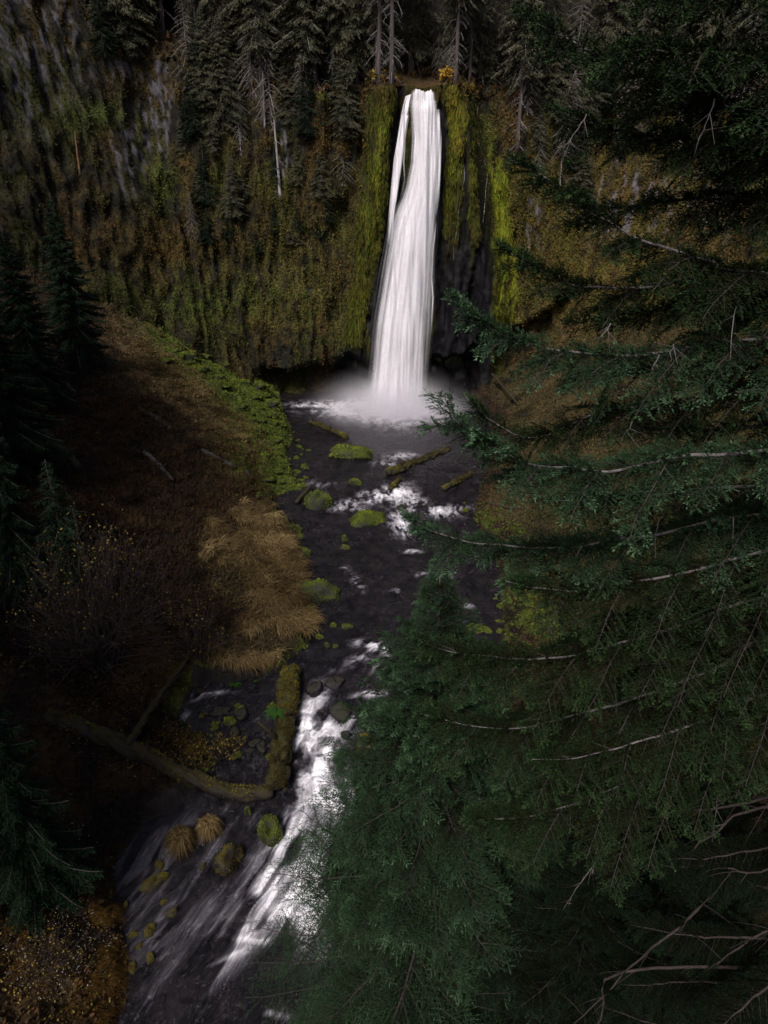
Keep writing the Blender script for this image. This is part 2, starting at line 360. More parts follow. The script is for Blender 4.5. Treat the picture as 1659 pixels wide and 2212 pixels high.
# relief: bulges, vertical ribs, ledges
rib = np.abs(fbm(S*0.85+0.8*noise(S*.3, Z*.12, 0, 3), Z*0.20, 0, 21, 4))
off += -1.5*fbm(S*0.13, Z*0.07, 0, 14, 3)*(1-butt*.7)
off += (1.7-.8*butt)*rib
off += 0.45*fbm(S*1.3, Z*0.45, 0, 25, 4)
off += (1-butt)*0.40*fbm(S*1.1, Z*0.4, 0, 28, 4)
fine = np.abs(fbm(S*3.2+noise(S*.8, Z*.4, 0, 4), Z*0.32, 0, 33, 3)); off += 0.30*butt*fine
crk = fbm(S*0.75+0.5*noise(S*.4, Z*.10, 0, 44)-.02*Z, Z*0.035, 0, 45, 2)+.35*fbm(S*2.6+.6*noise(S*.5, Z*.2, 0, 46), Z*.06, 0, 47, 2)
off += 0.8*butt*np.exp(-(crk/.07)**2)-1.1*butt*np.clip(crk, -.6, .6)
CV = np.stack([base[:, 0:1]+NRM[:, 0:1]*off, base[:, 1:2]+NRM[:, 1:2]*off, Z], -1)
def cliff_col(P, s, xb, bt, ribv, finev, ck):
    x, y, z = P.T; X, Y = proj(P)
    n1 = fbm(s*0.35, z*0.22, 0, 50, 4); n2 = fbm(s*1.2, z*0.35, 0, 55, 4); n3 = fbm(s*2.5, z*1.2, 0, 57, 3); n4 = fbm(s*3.0, z*0.6, 0, 59, 4)
    def lay(c, col, m): m = np.clip(m, 0, 1)[:, None]; return c*(1-m)+np.array(col)*m
    c = np.array([0.012, 0.011, 0.007])+np.array([0.036, 0.025, 0.007])*np.clip(0.5+1.3*n2+n3, 0, 1)[:, None]
    c = lay(c, (0.045, 0.048, 0.009), 0.15+1.7*n1+.6*n3)
    c = lay(c, (0.075, 0.045, 0.012), 1.3*n1*-1-0.1+n3*.8)
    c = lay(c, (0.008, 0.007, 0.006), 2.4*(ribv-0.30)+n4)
    # warmer, greener lower wall left of the falls
    c = lay(c, (0.058, 0.052, 0.013), blob(X, Y, 560, 560, 200, 170)*(0.25+n3+1.3*n4+n1))
    c = lay(c, (0.075, 0.055, 0.018), blob(X, Y, 660, 640, 90, 130)*(0.5+n3+1.2*n4))
    c = lay(c, (0.06, 0.08, 0.014), 1.1*(blob(X, Y, 470, 640, 260, 60)*(0.4+n3)+blob(X, Y, 210, 250, 60, 30)*(0.8+n3)+blob(X, Y, 350, 400, 40, 60)*(.5+n3)))
    # dry orange wall on the right
    c = lay(c, (0.075, 0.052, 0.013), (X > 1080)*blob(X, Y, 1280, 520, 260, 220)*(0.75+1.2*n3+.5*n1))
    c = lay(c, (0.065, 0.060, 0.012), (X > 1060)*blob(X, Y, 1250, 600, 200, 160)*(0.3+1.3*n1+n3))
    c = lay(c, (0.09, 0.062, 0.028), (X > 1100)*blob(X, Y, 1350, 780, 220, 100)*(0.8+1.2*n3))
    # bare lilac-grey rock
    rk = 1.3*blob(X, Y, 60, 90, 95, 150)+1.2*blob(X, Y, 335, 215, 34, 95)+.9*blob(X, Y, 270, 330, 30, 70)+.9*blob(X, Y, 610, 290, 22, 90)+1.2*blob(X, Y, 1340, 440, 80, 60)+.7*blob(X, Y, 1150, 470, 20, 50)+.8*blob(X, Y, 260, 140, 40, 25)+.7*blob(X, Y, 1560, 420, 60, 60)
    c = lay(c, (0.095, 0.088, 0.10), 2.8*rk*np.clip(-.10+1.3*n4+.7*n3+1.3*fbm(s*6.5, z*1.1, 0, 66, 2), 0, 1))
    # the buttress: moss columns and wet rock
    wet = (0.0065, 0.006, 0.0075)
    ml = (0.080, 0.088, 0.010); mb = (0.135, 0.155, 0.013)
    b = bt
    c = lay(c, (0.035, 0.036, 0.008), b*1.5)
    xx = XcolD = X
    sh = 30*n1+12*n2+6*n3
    def band(y0x0, y1x1, y2x2, w0, w1, w2):                # band given by centre/half width at Y=220,480,720
        cx = np.interp(Y, [220, 480, 720], [y0x0, y1x1, y2x2])+sh*.5; hw = np.interp(Y, [220, 480, 720], [w0, w1, w2])
        return sstep(1.25, 0.75, np.abs(X-cx)/hw)
    tex = np.clip(0.75+1.8*n4-2.6*(finev-.25), 0, 1)
    c = lay(c, ml, band(820, 790, 762, 26, 30, 30)*tex*b*sstep(850, 760, Y))
    c = lay(c, mb, band(850, 775, 755, 8, 12, 14)*tex*b*.7*(0.5+n3+.4)*sstep(840, 730, Y))
    c = lay(c, ml, band(985, 975, 965, 26, 26, 12)*tex*b*sstep(560, 430, Y))
    c = lay(c, mb, band(985, 965, 965, 14, 10, 6)*tex*b*(.6+n3)*sstep(480, 380, Y))
    c = lay(c, ml, band(1016, 1022, 1030, 12, 18, 8)*tex*b*.8*sstep(600, 430, Y))
    c = lay(c, mb, band(1056, 1082, 1098, 10, 20, 26)*np.clip(tex*1.2+n3-.1, 0, 1)*1.1*sstep(720, 660, Y)*sstep(250, 420, Y))
    c = lay(c, ml, band(1062, 1105, 1125, 10, 16, 26)*tex*sstep(0, .2, b)*sstep(720, 640, Y))
    c = lay(c, wet, band(1012, 1002, 985, 6, 12, 32)*b*.9)
    c = lay(c, wet, band(1036, 1045, 1040, 11, 14, 22)*b)
    c = lay(c, wet, band(955, 945, 950, 9, 8, 20)*b)
    c = lay(c, wet, band(868, 850, 815, 12, 22, 18)*b)
    c = lay(c, wet, sstep(470, 620, Y)*sstep(935, 950, X)*sstep(1075, 1045, X)*b)
    c = lay(c, (.06, .045, .012), sstep(260, 215, Y)*b*.8*(.6+n3))
    c = lay(c, (.045, .036, .010), b*np.clip(n4*1.5+n3*.8, 0, .7)*(c[:, 0] > .03))
    c = lay(c, (0.008, 0.007, 0.008), b*1.1*np.exp(-(ck/.075)**2))
    c = lay(c, (0.13, 0.11, 0.012), (Y < 330)*band(985, 985, 985, 16, 10, 6)*b*.5)
    # hollows stay near-black, darker than the wall
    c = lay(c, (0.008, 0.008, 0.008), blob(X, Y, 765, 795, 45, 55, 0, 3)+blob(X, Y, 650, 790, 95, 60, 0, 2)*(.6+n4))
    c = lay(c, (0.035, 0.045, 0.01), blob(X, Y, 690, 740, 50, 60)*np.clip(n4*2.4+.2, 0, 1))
    c = c*np.interp(X, [0, 300, 700, 1000], [.40, .60, .9, .95])[:, None]  # painted shade: wall colour falls off towards the left of the view
    return np.clip(c, 0.003, 1)
CVf = CV.reshape(-1, 3)
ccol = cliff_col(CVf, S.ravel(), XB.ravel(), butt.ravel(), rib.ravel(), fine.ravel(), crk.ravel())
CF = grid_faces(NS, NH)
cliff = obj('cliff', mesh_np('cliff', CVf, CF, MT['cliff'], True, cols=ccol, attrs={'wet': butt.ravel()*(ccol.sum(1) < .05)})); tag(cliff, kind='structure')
# forest floor behind the rim
ND = 70; dd = np.r_[np.linspace(0, 50, ND-8), np.linspace(56, 500, 8)]
top = CV[:, -1]; SS = arc[:, None]+0*dd[None]; DD = dd[None]+0*SS
PZ = top[:, 2:3]+np.where(DD < 60, 0.42*DD, 25+0.0*DD)+0.9*fbm(SS*0.12, DD*0.12, 0, 61, 4)*np.clip(DD/3, 0, 1)
k_ = 6
sm = np.stack([np.convolve(np.pad(top[:, i], 60, 'edge'), np.ones(121)/121, 'valid') for i in range(2)], 1)
bl_ = np.clip(DD/6, 0, 1)[..., None]; P2 = top[:, None, :2]*(1-bl_)+sm[:, None]*bl_+NRM[:, None]*DD[..., None]
FV = np.concatenate([P2, PZ[..., None]], -1).reshape(-1, 3)
sub = slice(None, None, 3)
FV3 = FV.reshape(NS, ND, 3)[sub]
fc = np.array([.030, .020, .010])*(1+.7*fbm(FV3[..., 0]*.6, FV3[..., 1]*.6, 0, 70, 3).reshape(-1, 1))
rimc = np.exp(-DD[sub].reshape(-1, 1)/2.5)*np.exp(-((SS[sub].reshape(-1, 1)-arc[np.argmin(abs(base[:, 0]-4)-(base[:, 1] > 70)*100)])/16)**2)
fc = fc*(1-rimc)+np.array([.05, .03, .01])*rimc
floor_ = obj('forest_floor', mesh_np('forest_floor', FV3.reshape(-1, 3), grid_faces(FV3.shape[0], ND), MT['floor'], True, cols=fc)); tag(floor_, kind='structure')

# ------------------------------------------------------------------ ray hits on the terrain
allV = np.vstack([GV, CVf[:: 1], FV3.reshape(-1, 3)])
allF = np.vstack([GF, CF+len(GV), grid_faces(FV3.shape[0], ND)+len(GV)+len(CVf)])
BVH = BVHTree.FromPolygons(allV.tolist(), allF.tolist())
del allV, allF
O = Vector((0, 0, CAM_Z))
def hit(X, Y):
    d = Vector(ray(X, Y)).normalized(); p, n, i, dist = BVH.ray_cast(O, d)
    return (np.array(p) if p else at(X, Y, 80)), (np.array(n) if n else np.array([0, 0, 1.]))
def drop(x, y, z=60):
    p, n, i, dist = BVH.ray_cast(Vector((x, y, z)), Vector((0, 0, -1)))
    return np.array(p) if p else np.array([x, y, 0])
def dpx(p): return (p[1]*CP-(p[2]-CAM_Z)*SP)/FPX     # metres per photo pixel at p

# ------------------------------------------------------------------ river surface
RY = np.unique(np.concatenate([np.linspace(-12, 12, 60), np.linspace(12, 30, 620), np.linspace(30, 60, 640), np.linspace(60, 84, 260)]))
NT = 230
tt = np.linspace(-0.16, 1.16, NT)
RYg = RY[:, None]+0*tt; XL, XR = xl(RYg), xr(RYg)
RX = XL+(XR-XL)*tt

P0 = np.stack([RX, RYg, zw(RYg)], -1).reshape(-1, 3)
RXf, RYf, RZf = P0.T; PXX, PYY = proj(P0)
THR = np.array([on_water(*p) for p in [(860, 880), (850, 1000), (840, 1110), (880, 1190), (860, 1300), (800, 1400), (745, 1500), (690, 1620), (700, 1740), (640, 1860), (560, 1980), (470, 2120), (420, 2230)]])[::-1]
cxf = np.interp(RYf, THR[:, 1], THR[:, 0]); Q = RXf-cxf
foam = 0
for (cx, cy, rx, ry, rot, a) in [
    (858, 884, 100, 26, 0, 1.7), (745, 882, 90, 16, 0, 1.1), (880, 915, 100, 28, 0, .28), (665, 874, 45, 6, 0, .5), (330, 2020, 130, 170, 0, .16), (420, 1800, 120, 60, 0, .22), (300, 1880, 60, 60, 0, .2), (450, 1960, 90, 90, -45, .15),  # broad lower-pool blobs paint a pale reflected sheen as thin foam
    (870, 985, 40, 10, 0, .75), (835, 1002, 28, 7, 0, .6), (820, 1070, 60, 16, -15, .85), (880, 1075, 45, 20, 20, .85), (860, 1125, 28, 24, 60, .9),
    (950, 1105, 60, 14, 5, .85), (760, 1085, 50, 8, -10, .55), (1005, 1100, 24, 8, 0, .7), (740, 1100, 40, 7, 0, .5), (880, 1150, 18, 12, 60, .9), (690, 1045, 35, 10, 0, .35),
    (890, 1192, 24, 5, 0, .7), (775, 1262, 22, 14, 50, .5), (1010, 1310, 16, 6, 0, .7), (905, 1240, 30, 8, 0, .35), (960, 1250, 40, 20, 0, .25), (745, 1230, 12, 10, 0, .4),
    (800, 1395, 38, 11, 10, .95), (835, 1408, 26, 14, 40, .8), (770, 1425, 34, 12, -30, .6), (820, 1440, 30, 10, 20, .55),
    (800, 1500, 44, 8, -8, .95), (690, 1505, 20, 34, 10, .95), (660, 1560, 20, 40, 5, .95), (715, 1570, 50, 22, 10, 1.0), (680, 1610, 48, 34, 0, 1.1), (770, 1560, 40, 12, 30, .6),
    (700, 1660, 55, 40, 20, 1.15), (690, 1700, 60, 40, 20, .9), (725, 1740, 40, 50, -10, 1.0), (650, 1760, 26, 44, 10, .85), (625, 1790, 18, 34, 20, .8), (600, 1830, 30, 22, -40, .75),
    (690, 1830, 60, 40, 20, .65), (640, 1890, 75, 46, -28, 1.0), (660, 1930, 60, 50, -30, 1.05), (585, 1905, 40, 50, -40, .7), (545, 1985, 85, 46, -45, .75), (480, 2080, 80, 30, -42, .5), (640, 1960, 60, 60, 0, .5), (680, 2000, 70, 45, 45, .7),
    (700, 2060, 60, 60, 30, .4), (500, 2065, 60, 7, -25, .5), (550, 2032, 35, 9, 5, .5), (440, 2090, 34, 10, -40, .4), (590, 2190, 40, 9, 10, .5), (560, 1780, 16, 22, 30, .3), (535, 1850, 20, 10, 0, .3), (460, 1498, 46, 5, -6, .8), (430, 1508, 24, 5, -20, .5), (400, 1545, 12, 14, 0, .5)]:
    foam = np.maximum(foam, 0) + a*blob(PXX, PYY, cx, cy, rx, ry, rot)
near = sstep(34, 22, RYf)
st1 = fbm(Q*1.9+0.8*noise(Q*.5, RYf*.25, 0, 80), RYf*np.interp(RYf, [25, 45], [.40, 1.1]), 0, 81, 4); st2 = fbm(Q*5.5+1.2*noise(Q, RYf*.6, 0, 83), RYf*np.interp(RYf, [25, 45], [.8, 3.0]), 0, 84, 3)
turb = fbm(RXf*.9, RYf*1.3, 0, 87, 2)
streak = 0.55*st1+0.35*st2+0.25*turb*(1-near)
F_ = np.clip(foam, 0, 1.25)
st2 = np.where(RYf < 34, .35*st2+.65*fbm(Q*3.2+noise(Q*.7, RYf*.4, 0, 183), RYf*.45, 0, 184, 2), st2); streak = 0.6*st1+0.3*st2+0.2*turb*(1-near)
fil = np.exp(-(st2/.10)**2); fil2 = np.exp(-(st1/.09)**2)
nf = sstep(30, 45, RYf)
FO = np.clip(F_*(0.34+.22*sstep(.7, 1.3, F_)+(.10+.30*nf)*fil+.34*fil2)+streak*1.2*np.clip(F_*1.6, 0, 1)-0.03, 0, 1)*sstep(0.02, 0.12, F_)
FO = np.clip(FO+.16*np.exp(-(st2/.05)**2)*np.clip(.2+1.8*st1+turb, 0, 1)*((RYf < 60) & (RYf > 14)), 0, 1)
wisps = np.clip(noise(RXf*1.1, RYf*.9, 0, 90)-0.66, 0, 1)*2.2*np.clip(st2+.3, 0, 1)*((RYf > 33) & (RYf < 52))*sstep(-2, 1, Q+1)
FO = np.clip(FO+wisps, 0, 1)
rough_w = np.clip(foam, 0, 1)*np.interp(RYf, [14, 22, 30, 45, 65, 80], [0.16, .34, .40, .32, .2, .12])
dz = rough_w*(0.55*np.abs(turb)+0.35*st1)+0.02*fbm(RXf*2, RYf*2, 0, 95, 3)
RV = P0.copy(); RV[:, 2] += dz
uv = np.stack([Q, RYf], 1)
def mat_water():
    m = M('river_water'); f = m.attr('foam')
    uvn = m.n('ShaderNodeUVMap'); mp = m.n('ShaderNodeMapping'); m.l(uvn.outputs[0], mp.inputs[0]); mp.inputs['Scale'].default_value = (6.0, 0.9, 1)
    n1 = m.noise(mp.outputs[0], 1.6, 5, 0.6, 0.6)
    fm = m.math('MULTIPLY_ADD', m.math('SUBTRACT', n1, 0.5), m.math('MULTIPLY', m.math('MULTIPLY', f, m.math('SUBTRACT', 1.25, f)), 1.5), f, clamp=True)
    c = m.ramp(m.noise(m.coord((1, 1, 1)), 1.1, 5, 0.6), [(0.35, (0.006, 0.005, 0.007)), (0.7, (0.020, 0.017, 0.019))])
    foamc = m.ramp(fm, [(0.0, (0.20, 0.18, 0.22)), (0.9, (0.78, 0.76, 0.80))])
    m.base(m.mix(fm, c, foamc), m.math('MULTIPLY_ADD', fm, 0.55, 0.10))
    m.b.inputs['Specular IOR Level'].default_value = 0.5; m.b.inputs['IOR'].default_value = 1.33
    mp2 = m.n('ShaderNodeMapping'); m.l(uvn.outputs[0], mp2.inputs[0]); mp2.inputs['Scale'].default_value = (2.2, 0.9, 1)
    w = m.noise(mp2.outputs[0], 1.5, 5, 0.6, 1.2)
    nb = m.bump(m.math('ADD', w, m.math('MULTIPLY', n1, 0.5)), 1.0, 0.20); m.l(m.math('SUBTRACT', 1.0, m.math('MULTIPLY', fm, 0.9)), nb.node.inputs['Strength'])
    return m.m
river = obj('river', mesh_np('river', RV, grid_faces(len(RY), NT), mat_water(), True, attrs={'foam': FO}, uv=uv)); tag(river, kind='structure')

# ------------------------------------------------------------------ waterfall
def mat_fall(name, lo, hi, edge, dens=1.0, us=26):
    m = M(name)
    uvn = m.n('ShaderNodeUVMap'); sx = m.n('ShaderNodeSeparateXYZ'); m.l(uvn.outputs[0], sx.inputs[0])
    mp = m.n('ShaderNodeMapping'); m.l(uvn.outputs[0], mp.inputs[0]); mp.inputs['Scale'].default_value = (us, 0.7, 1)
    f = m.noise(mp.outputs[0], 1.0, 3, 0.5, 0.15)
    mp2 = m.n('ShaderNodeMapping'); m.l(uvn.outputs[0], mp2.inputs[0]); mp2.inputs['Scale'].default_value = (us*.3, 2.6, 1)
    g = m.noise(mp2.outputs[0], 1.0, 3, 0.5, 0.3)
    u = sx.outputs[0]
    e = m.math('MINIMUM', u, m.math('SUBTRACT', 1.0, u))
    e = m.math('ADD', e, m.math('MULTIPLY', m.math('SUBTRACT', f, 0.5), edge*1.4))
    ea = m.n('ShaderNodeMapRange', interpolation_type='SMOOTHSTEP'); m.l(e, ea.inputs[0]); ea.inputs[1].default_value = 0.0; ea.inputs[2].default_value = edge
    k = m.ramp(m.math('ADD', m.math('MULTIPLY', f, 0.65), m.math('MULTIPLY', g, 0.35)), [(0.36, lo), (0.62, hi)])
    a = m.math('MULTIPLY', m.math('MULTIPLY', k, ea.outputs[0]), m.attr('dens'))
    a = m.math('MULTIPLY', a, dens, clamp=True)
    c = m.ramp(f, [(0.3, (0.86, 0.83, 0.88)), (0.65, (0.95, 0.93, 0.97))])
    df = m.n('ShaderNodeBsdfDiffuse'); m.l(c, df.inputs[0]); tl = m.n('ShaderNodeBsdfTranslucent'); m.l(c, tl.inputs[0])
    bp = m.n('ShaderNodeBump'); m.l(f, bp.inputs['Height']); bp.inputs['Strength'].default_value = 0.18; bp.inputs['Distance'].default_value = 0.25; m.l(bp.outputs[0], df.inputs['Normal'])
    ms = m.n('ShaderNodeMixShader'); ms.inputs[0].default_value = 0.25; m.l(df.outputs[0], ms.inputs[1]); m.l(tl.outputs[0], ms.inputs[2])
    tr = m.n('ShaderNodeBsdfTransparent'); mx = m.n('ShaderNodeMixShader'); m.l(a, mx.inputs[0]); m.l(tr.outputs[0], mx.inputs[1]); m.l(ms.outputs[0], mx.inputs[2])
    m.l(mx.outputs[0], m.out.inputs[0]); return m.m
def fall_y(z): return np.interp(z, [-1, 8, 16, 24, 29, 31.0, 31.6, 31.8], [76.0, 76.3, 76.7, 77.2, 77.6, 78.0, 79.0, 82.0])
def fall_sheet(edge_pts, yoff, bul, dens_pts, nu=60, nv=240, zlo=-0.4):
    E = np.array(edge_pts, float)                      # rows (Y px, left px, right px)
    Yp = np.linspace(E[0, 0], E[-1, 0], nv)
    L = np.interp(Yp, E[:, 0], E[:, 1]); R = np.interp(Yp, E[:, 0], E[:, 2])
    u = np.linspace(0, 1, nu); Vs = np.zeros((nv, nu, 3))
    for i in range(nv):
        y = 77.0
        for _ in range(6):
            p = at(0, Yp[i], y); y = float(fall_y(p[2]))
        a = at(L[i], Yp[i], y); b = at(R[i], Yp[i], y)
        Vs[i] = a+(b-a)*u[:, None]; Vs[i, :, 1] += yoff-bul*(1-(2*u-1)**2)*(b[0]-a[0])*.25
    lipf = np.clip((230-Yp)/34, 0, 1)[:, None]; Vs[..., 2] += lipf*(.22*noise(Vs[..., 0]*2.5, 3.3, 0, 105)+.10*noise(Vs[..., 0]*7, 1.3, 0, 106)); Vs[..., 1] += lipf*.35*noise(Vs[..., 0]*1.7, 2.2, 0, 107)
    Vs[..., 1] += 0.22*noise(Vs[..., 0]*2.2, Vs[..., 2]*.15, 0, 101)+0.1*noise(Vs[..., 0]*6, Vs[..., 2]*.25, 0, 102)
    dn = np.interp(Yp, [p[0] for p in dens_pts], [p[1] for p in dens_pts])
    UV = np.stack([u[None]+0*Yp[:, None], (Yp[:, None]/300)+0*u[None]], -1).reshape(-1, 2)
    return Vs.reshape(-1, 3), grid_faces(nv, nu), UV, np.repeat(dn, nu)
wf = empty('waterfall', (1.5, 75, 0)); tag(wf, 'tall white silky waterfall dropping between mossy columns into the pool', 'waterfall')
def wpart(name, args, mt):
    V, F, UV, dn = args; V = V-np.array([1.5, 75, 0])
    return obj(name, mesh_np(name, V, F, mt, True, attrs={'dens': dn}, uv=UV), wf)
MAIN = [(196, 892, 934), (204, 886, 941), (230, 884, 944), (300, 889, 949), (352, 886, 949), (400, 876, 947), (427, 867, 946), (463, 850, 945), (500, 839, 943), (540, 832, 941), (600, 822, 938), (700, 806, 932), (800, 796, 926), (884, 787, 923)]
wpart('main_cascade', fall_sheet(MAIN, 0, 0.9, [(190, 1), (480, 1), (600, .95), (878, .85)]), mat_fall('falling_water_core', 0.62, 1.15, 0.22, 1.0, 8))
wpart('outer_veil', fall_sheet([(220, 882, 948), (300, 886, 952), (352, 883, 951), (400, 872, 950), (430, 862, 949), (463, 845, 948), (500, 834, 946), (600, 816, 942), (700, 800, 936), (800, 790, 929), (886, 778, 931)], -0.5, 0.9, [(200, .9), (400, .8), (470, .9), (878, .8)]), mat_fall('falling_water_veil', 0.0, 0.62, 0.22, 1.0, 14))
STR = mat_fall('thin_water_strand', -0.2, 1.1, 0.45, 1.0, 4)
def strand(px, w, dens=1.0, yo=-0.15, name='water_strand'):
    px = np.array(px, float); ys = px[:, 1]
    V, F, UV, dn = fall_sheet([(y, x-w/2*k, x+w/2*k) for (x, y), k in zip(px, np.interp(np.arange(len(px)), [0, len(px)-1], [.8, 1.1]))], yo, .3, [(px[0, 1], dens*.2), (px[0, 1]+25, dens), (px[-1, 1]-70, dens*.8), (px[-1, 1], 0)], 8, 120)
    return wpart(name, (V, F, UV, dn), STR)
STV = mat_fall('broken_side_veil', -3.2, 2.0, 0.30, 1.0, 7)
def side_veil(pts, dn, yo=-.15): return wpart('side_veil', fall_sheet(pts, yo, .5, dn, 30, 200), STV)
side_veil([(206, 874, 890), (240, 866, 884), (300, 857, 872), (340, 850, 865), (400, 844, 858), (450, 840, 854), (530, 832, 848)], [(200, 1), (450, 1), (530, 0)])
side_veil([(250, 866, 884), (300, 858, 876), (360, 850, 868), (430, 843, 858), (480, 840, 850)], [(200, .9), (420, .9), (480, .0)], -.3)
side_veil([(236, 936, 951), (300, 940, 954), (360, 940, 953), (430, 936, 950), (470, 934, 944)], [(236, .1), (260, .8), (400, .8), (470, .0)])
strand([(868, 250), (862, 300), (858, 330), (851, 370), (848, 420), (843, 475)], 4)
strand([(876, 300), (872, 350), (874, 390), (864, 430)], 4)
strand([(940, 480), (934, 540), (931, 600), (934, 640), (930, 720)], 6, .9, -.9)
def trickle(px, w, label):
    pts = []
    for (X, Y) in px:
        p, n = hit(X, Y); pts.append(p+norm(n*np.sign(-n[1]+1e-6))*0.0+np.array([0, -0.14, 0]))
    pts = spline(pts, 60); pts[:, 0] += 0.12*noise(pts[:, 2]*.9, w, 0, 7)
    # keep it on the rock
    for i in range(60):
        X, Y = proj(pts[i][None]); p, n = hit(float(X[0]), float(Y[0])); pts[i] = p+np.array([0, -0.07, 0])
    hw = w*(0.5+.5*np.abs(noise(np.arange(60)*.35, w*3, 0, 9)))
    L = pts-np.array([1, 0, 0])*hw[:, None]; R = pts+np.array([1, 0, 0])*hw[:, None]
    V = np.stack([L, pts+np.array([0, -.05, 0]), R], 1).reshape(-1, 3); b = pts[-1].copy()
    UV = np.stack([np.tile([0, .5, 1], 60), np.repeat(np.arange(60)*.06, 3)], 1)
    o = obj('water_trickle', mesh_np('water_trickle', V-b, grid_faces(60, 3), STR, True, attrs={'dens': np.full(180, .5)*np.repeat(.35+.65*(noise(np.arange(60)*.4, w, 0, 3) > -.3), 3)}, uv=UV), loc=b); tag(o, label, 'trickle')
trickle([(1010, 215), (1006, 270), (1002, 330), (1000, 400), (990, 460), (982, 520), (978, 560)], .06, 'longer left trickle on the dark rock right of the waterfall')
trickle([(1034, 225), (1030, 280), (1048, 360), (1050, 420), (1042, 480)], .045, 'short right trickle beside the bright moss edge')
# spray
def mist(name, loc, rad, dens, label, col=(0.95, 0.93, 0.97)):
    th = np.linspace(0, math.pi, 14); ph = np.linspace(0, 2*math.pi, 25)[:-1]
    V = np.stack([np.outer(np.cos(ph), np.sin(th)), np.outer(np.sin(ph), np.sin(th)), np.outer(np.ones(24), np.cos(th))], -1).reshape(-1, 3)
    F = grid_faces(24, 14, True)[:, ::-1]
    m = M(name+'_volume'); m.t.nodes.remove(m.b)
    tc = m.n('ShaderNodeTexCoord'); vl = m.n('ShaderNodeVectorMath', operation='LENGTH'); m.l(tc.outputs['Object'], vl.inputs[0])
    r = m.n('ShaderNodeMapRange', interpolation_type='SMOOTHSTEP'); m.l(vl.outputs['Value'], r.inputs[0]); r.inputs[1].default_value = 0.05; r.inputs[2].default_value = 1.0; r.inputs[3].default_value = 1; r.inputs[4].default_value = 0
    nz = m.noise(tc.outputs['Object'], 2.2, 3, 0.6)
    d = m.math('MULTIPLY', m.math('MULTIPLY', m.math('POWER', r.outputs[0], 2.2), m.ramp(nz, [(0.3, 0.3), (0.7, 1.4)])), dens)
    v = m.n('ShaderNodeVolumePrincipled'); m.l(d, v.inputs['Density']); v.inputs['Color'].default_value = (*col, 1); v.inputs['Anisotropy'].default_value = 0.0
    m.l(v.outputs[0], m.out.inputs['Volume'])
    o = obj(name, mesh_np(name, V, F, m.m), loc=loc); o.scale = rad; tag(o, label, 'mist', kind='stuff')
mist('spray_mist', (0.6, 74.2, 0.2), (12.0, 7.5, 6.2), 0.85, 'white spray drifting over the pool at the foot of the falls')
mist('hill_mist', (3.0, 92, 43), (30, 17, 13), 0.40, 'faint pinkish mist between the conifers behind the falls', (0.97, 0.86, 0.80))

# ------------------------------------------------------------------ conifers
def needles(P, D, L, per_m, nlen, nw, rg, flat=0.75, ang=55):
    """P,D,L: twiglets; returns triangle soup (k,3,3) and var"""
    cnt = np.maximum(2, (L*per_m).astype(int)); idx = np.repeat(np.arange(len(P)), cnt); k = len(idx)
    f = rg.random(k); p = P[idx]+D[idx]*(L[idx]*f)[:, None]
    d = D[idx]; up = np.tile([0., 0, 1.], (k, 1)); sd = np.cross(d, up); sd = norm(sd); u2 = norm(np.cross(sd, d))
    sgn = np.where(rg.random(k) < .5, -1., 1.); el = (rg.random(k)*2-1)*(math.pi/2)*(1-flat)+0.35
    lat = sd*(sgn*np.cos(el))[:, None]+u2*np.sin(el)[:, None]
    a = np.radians(ang+rg.normal(0, 9, k)-25*f); nd = norm(d*np.cos(a)[:, None]+lat*np.sin(a)[:, None])
    ln = nlen*(0.75+.5*rg.random(k)); w = norm(np.cross(nd, rg.normal(0, 1, (k, 3))+u2*1.5))*(nw/2)
    V = np.stack([p-w, p+w, p+nd*ln[:, None]], 1)
    return V, idx
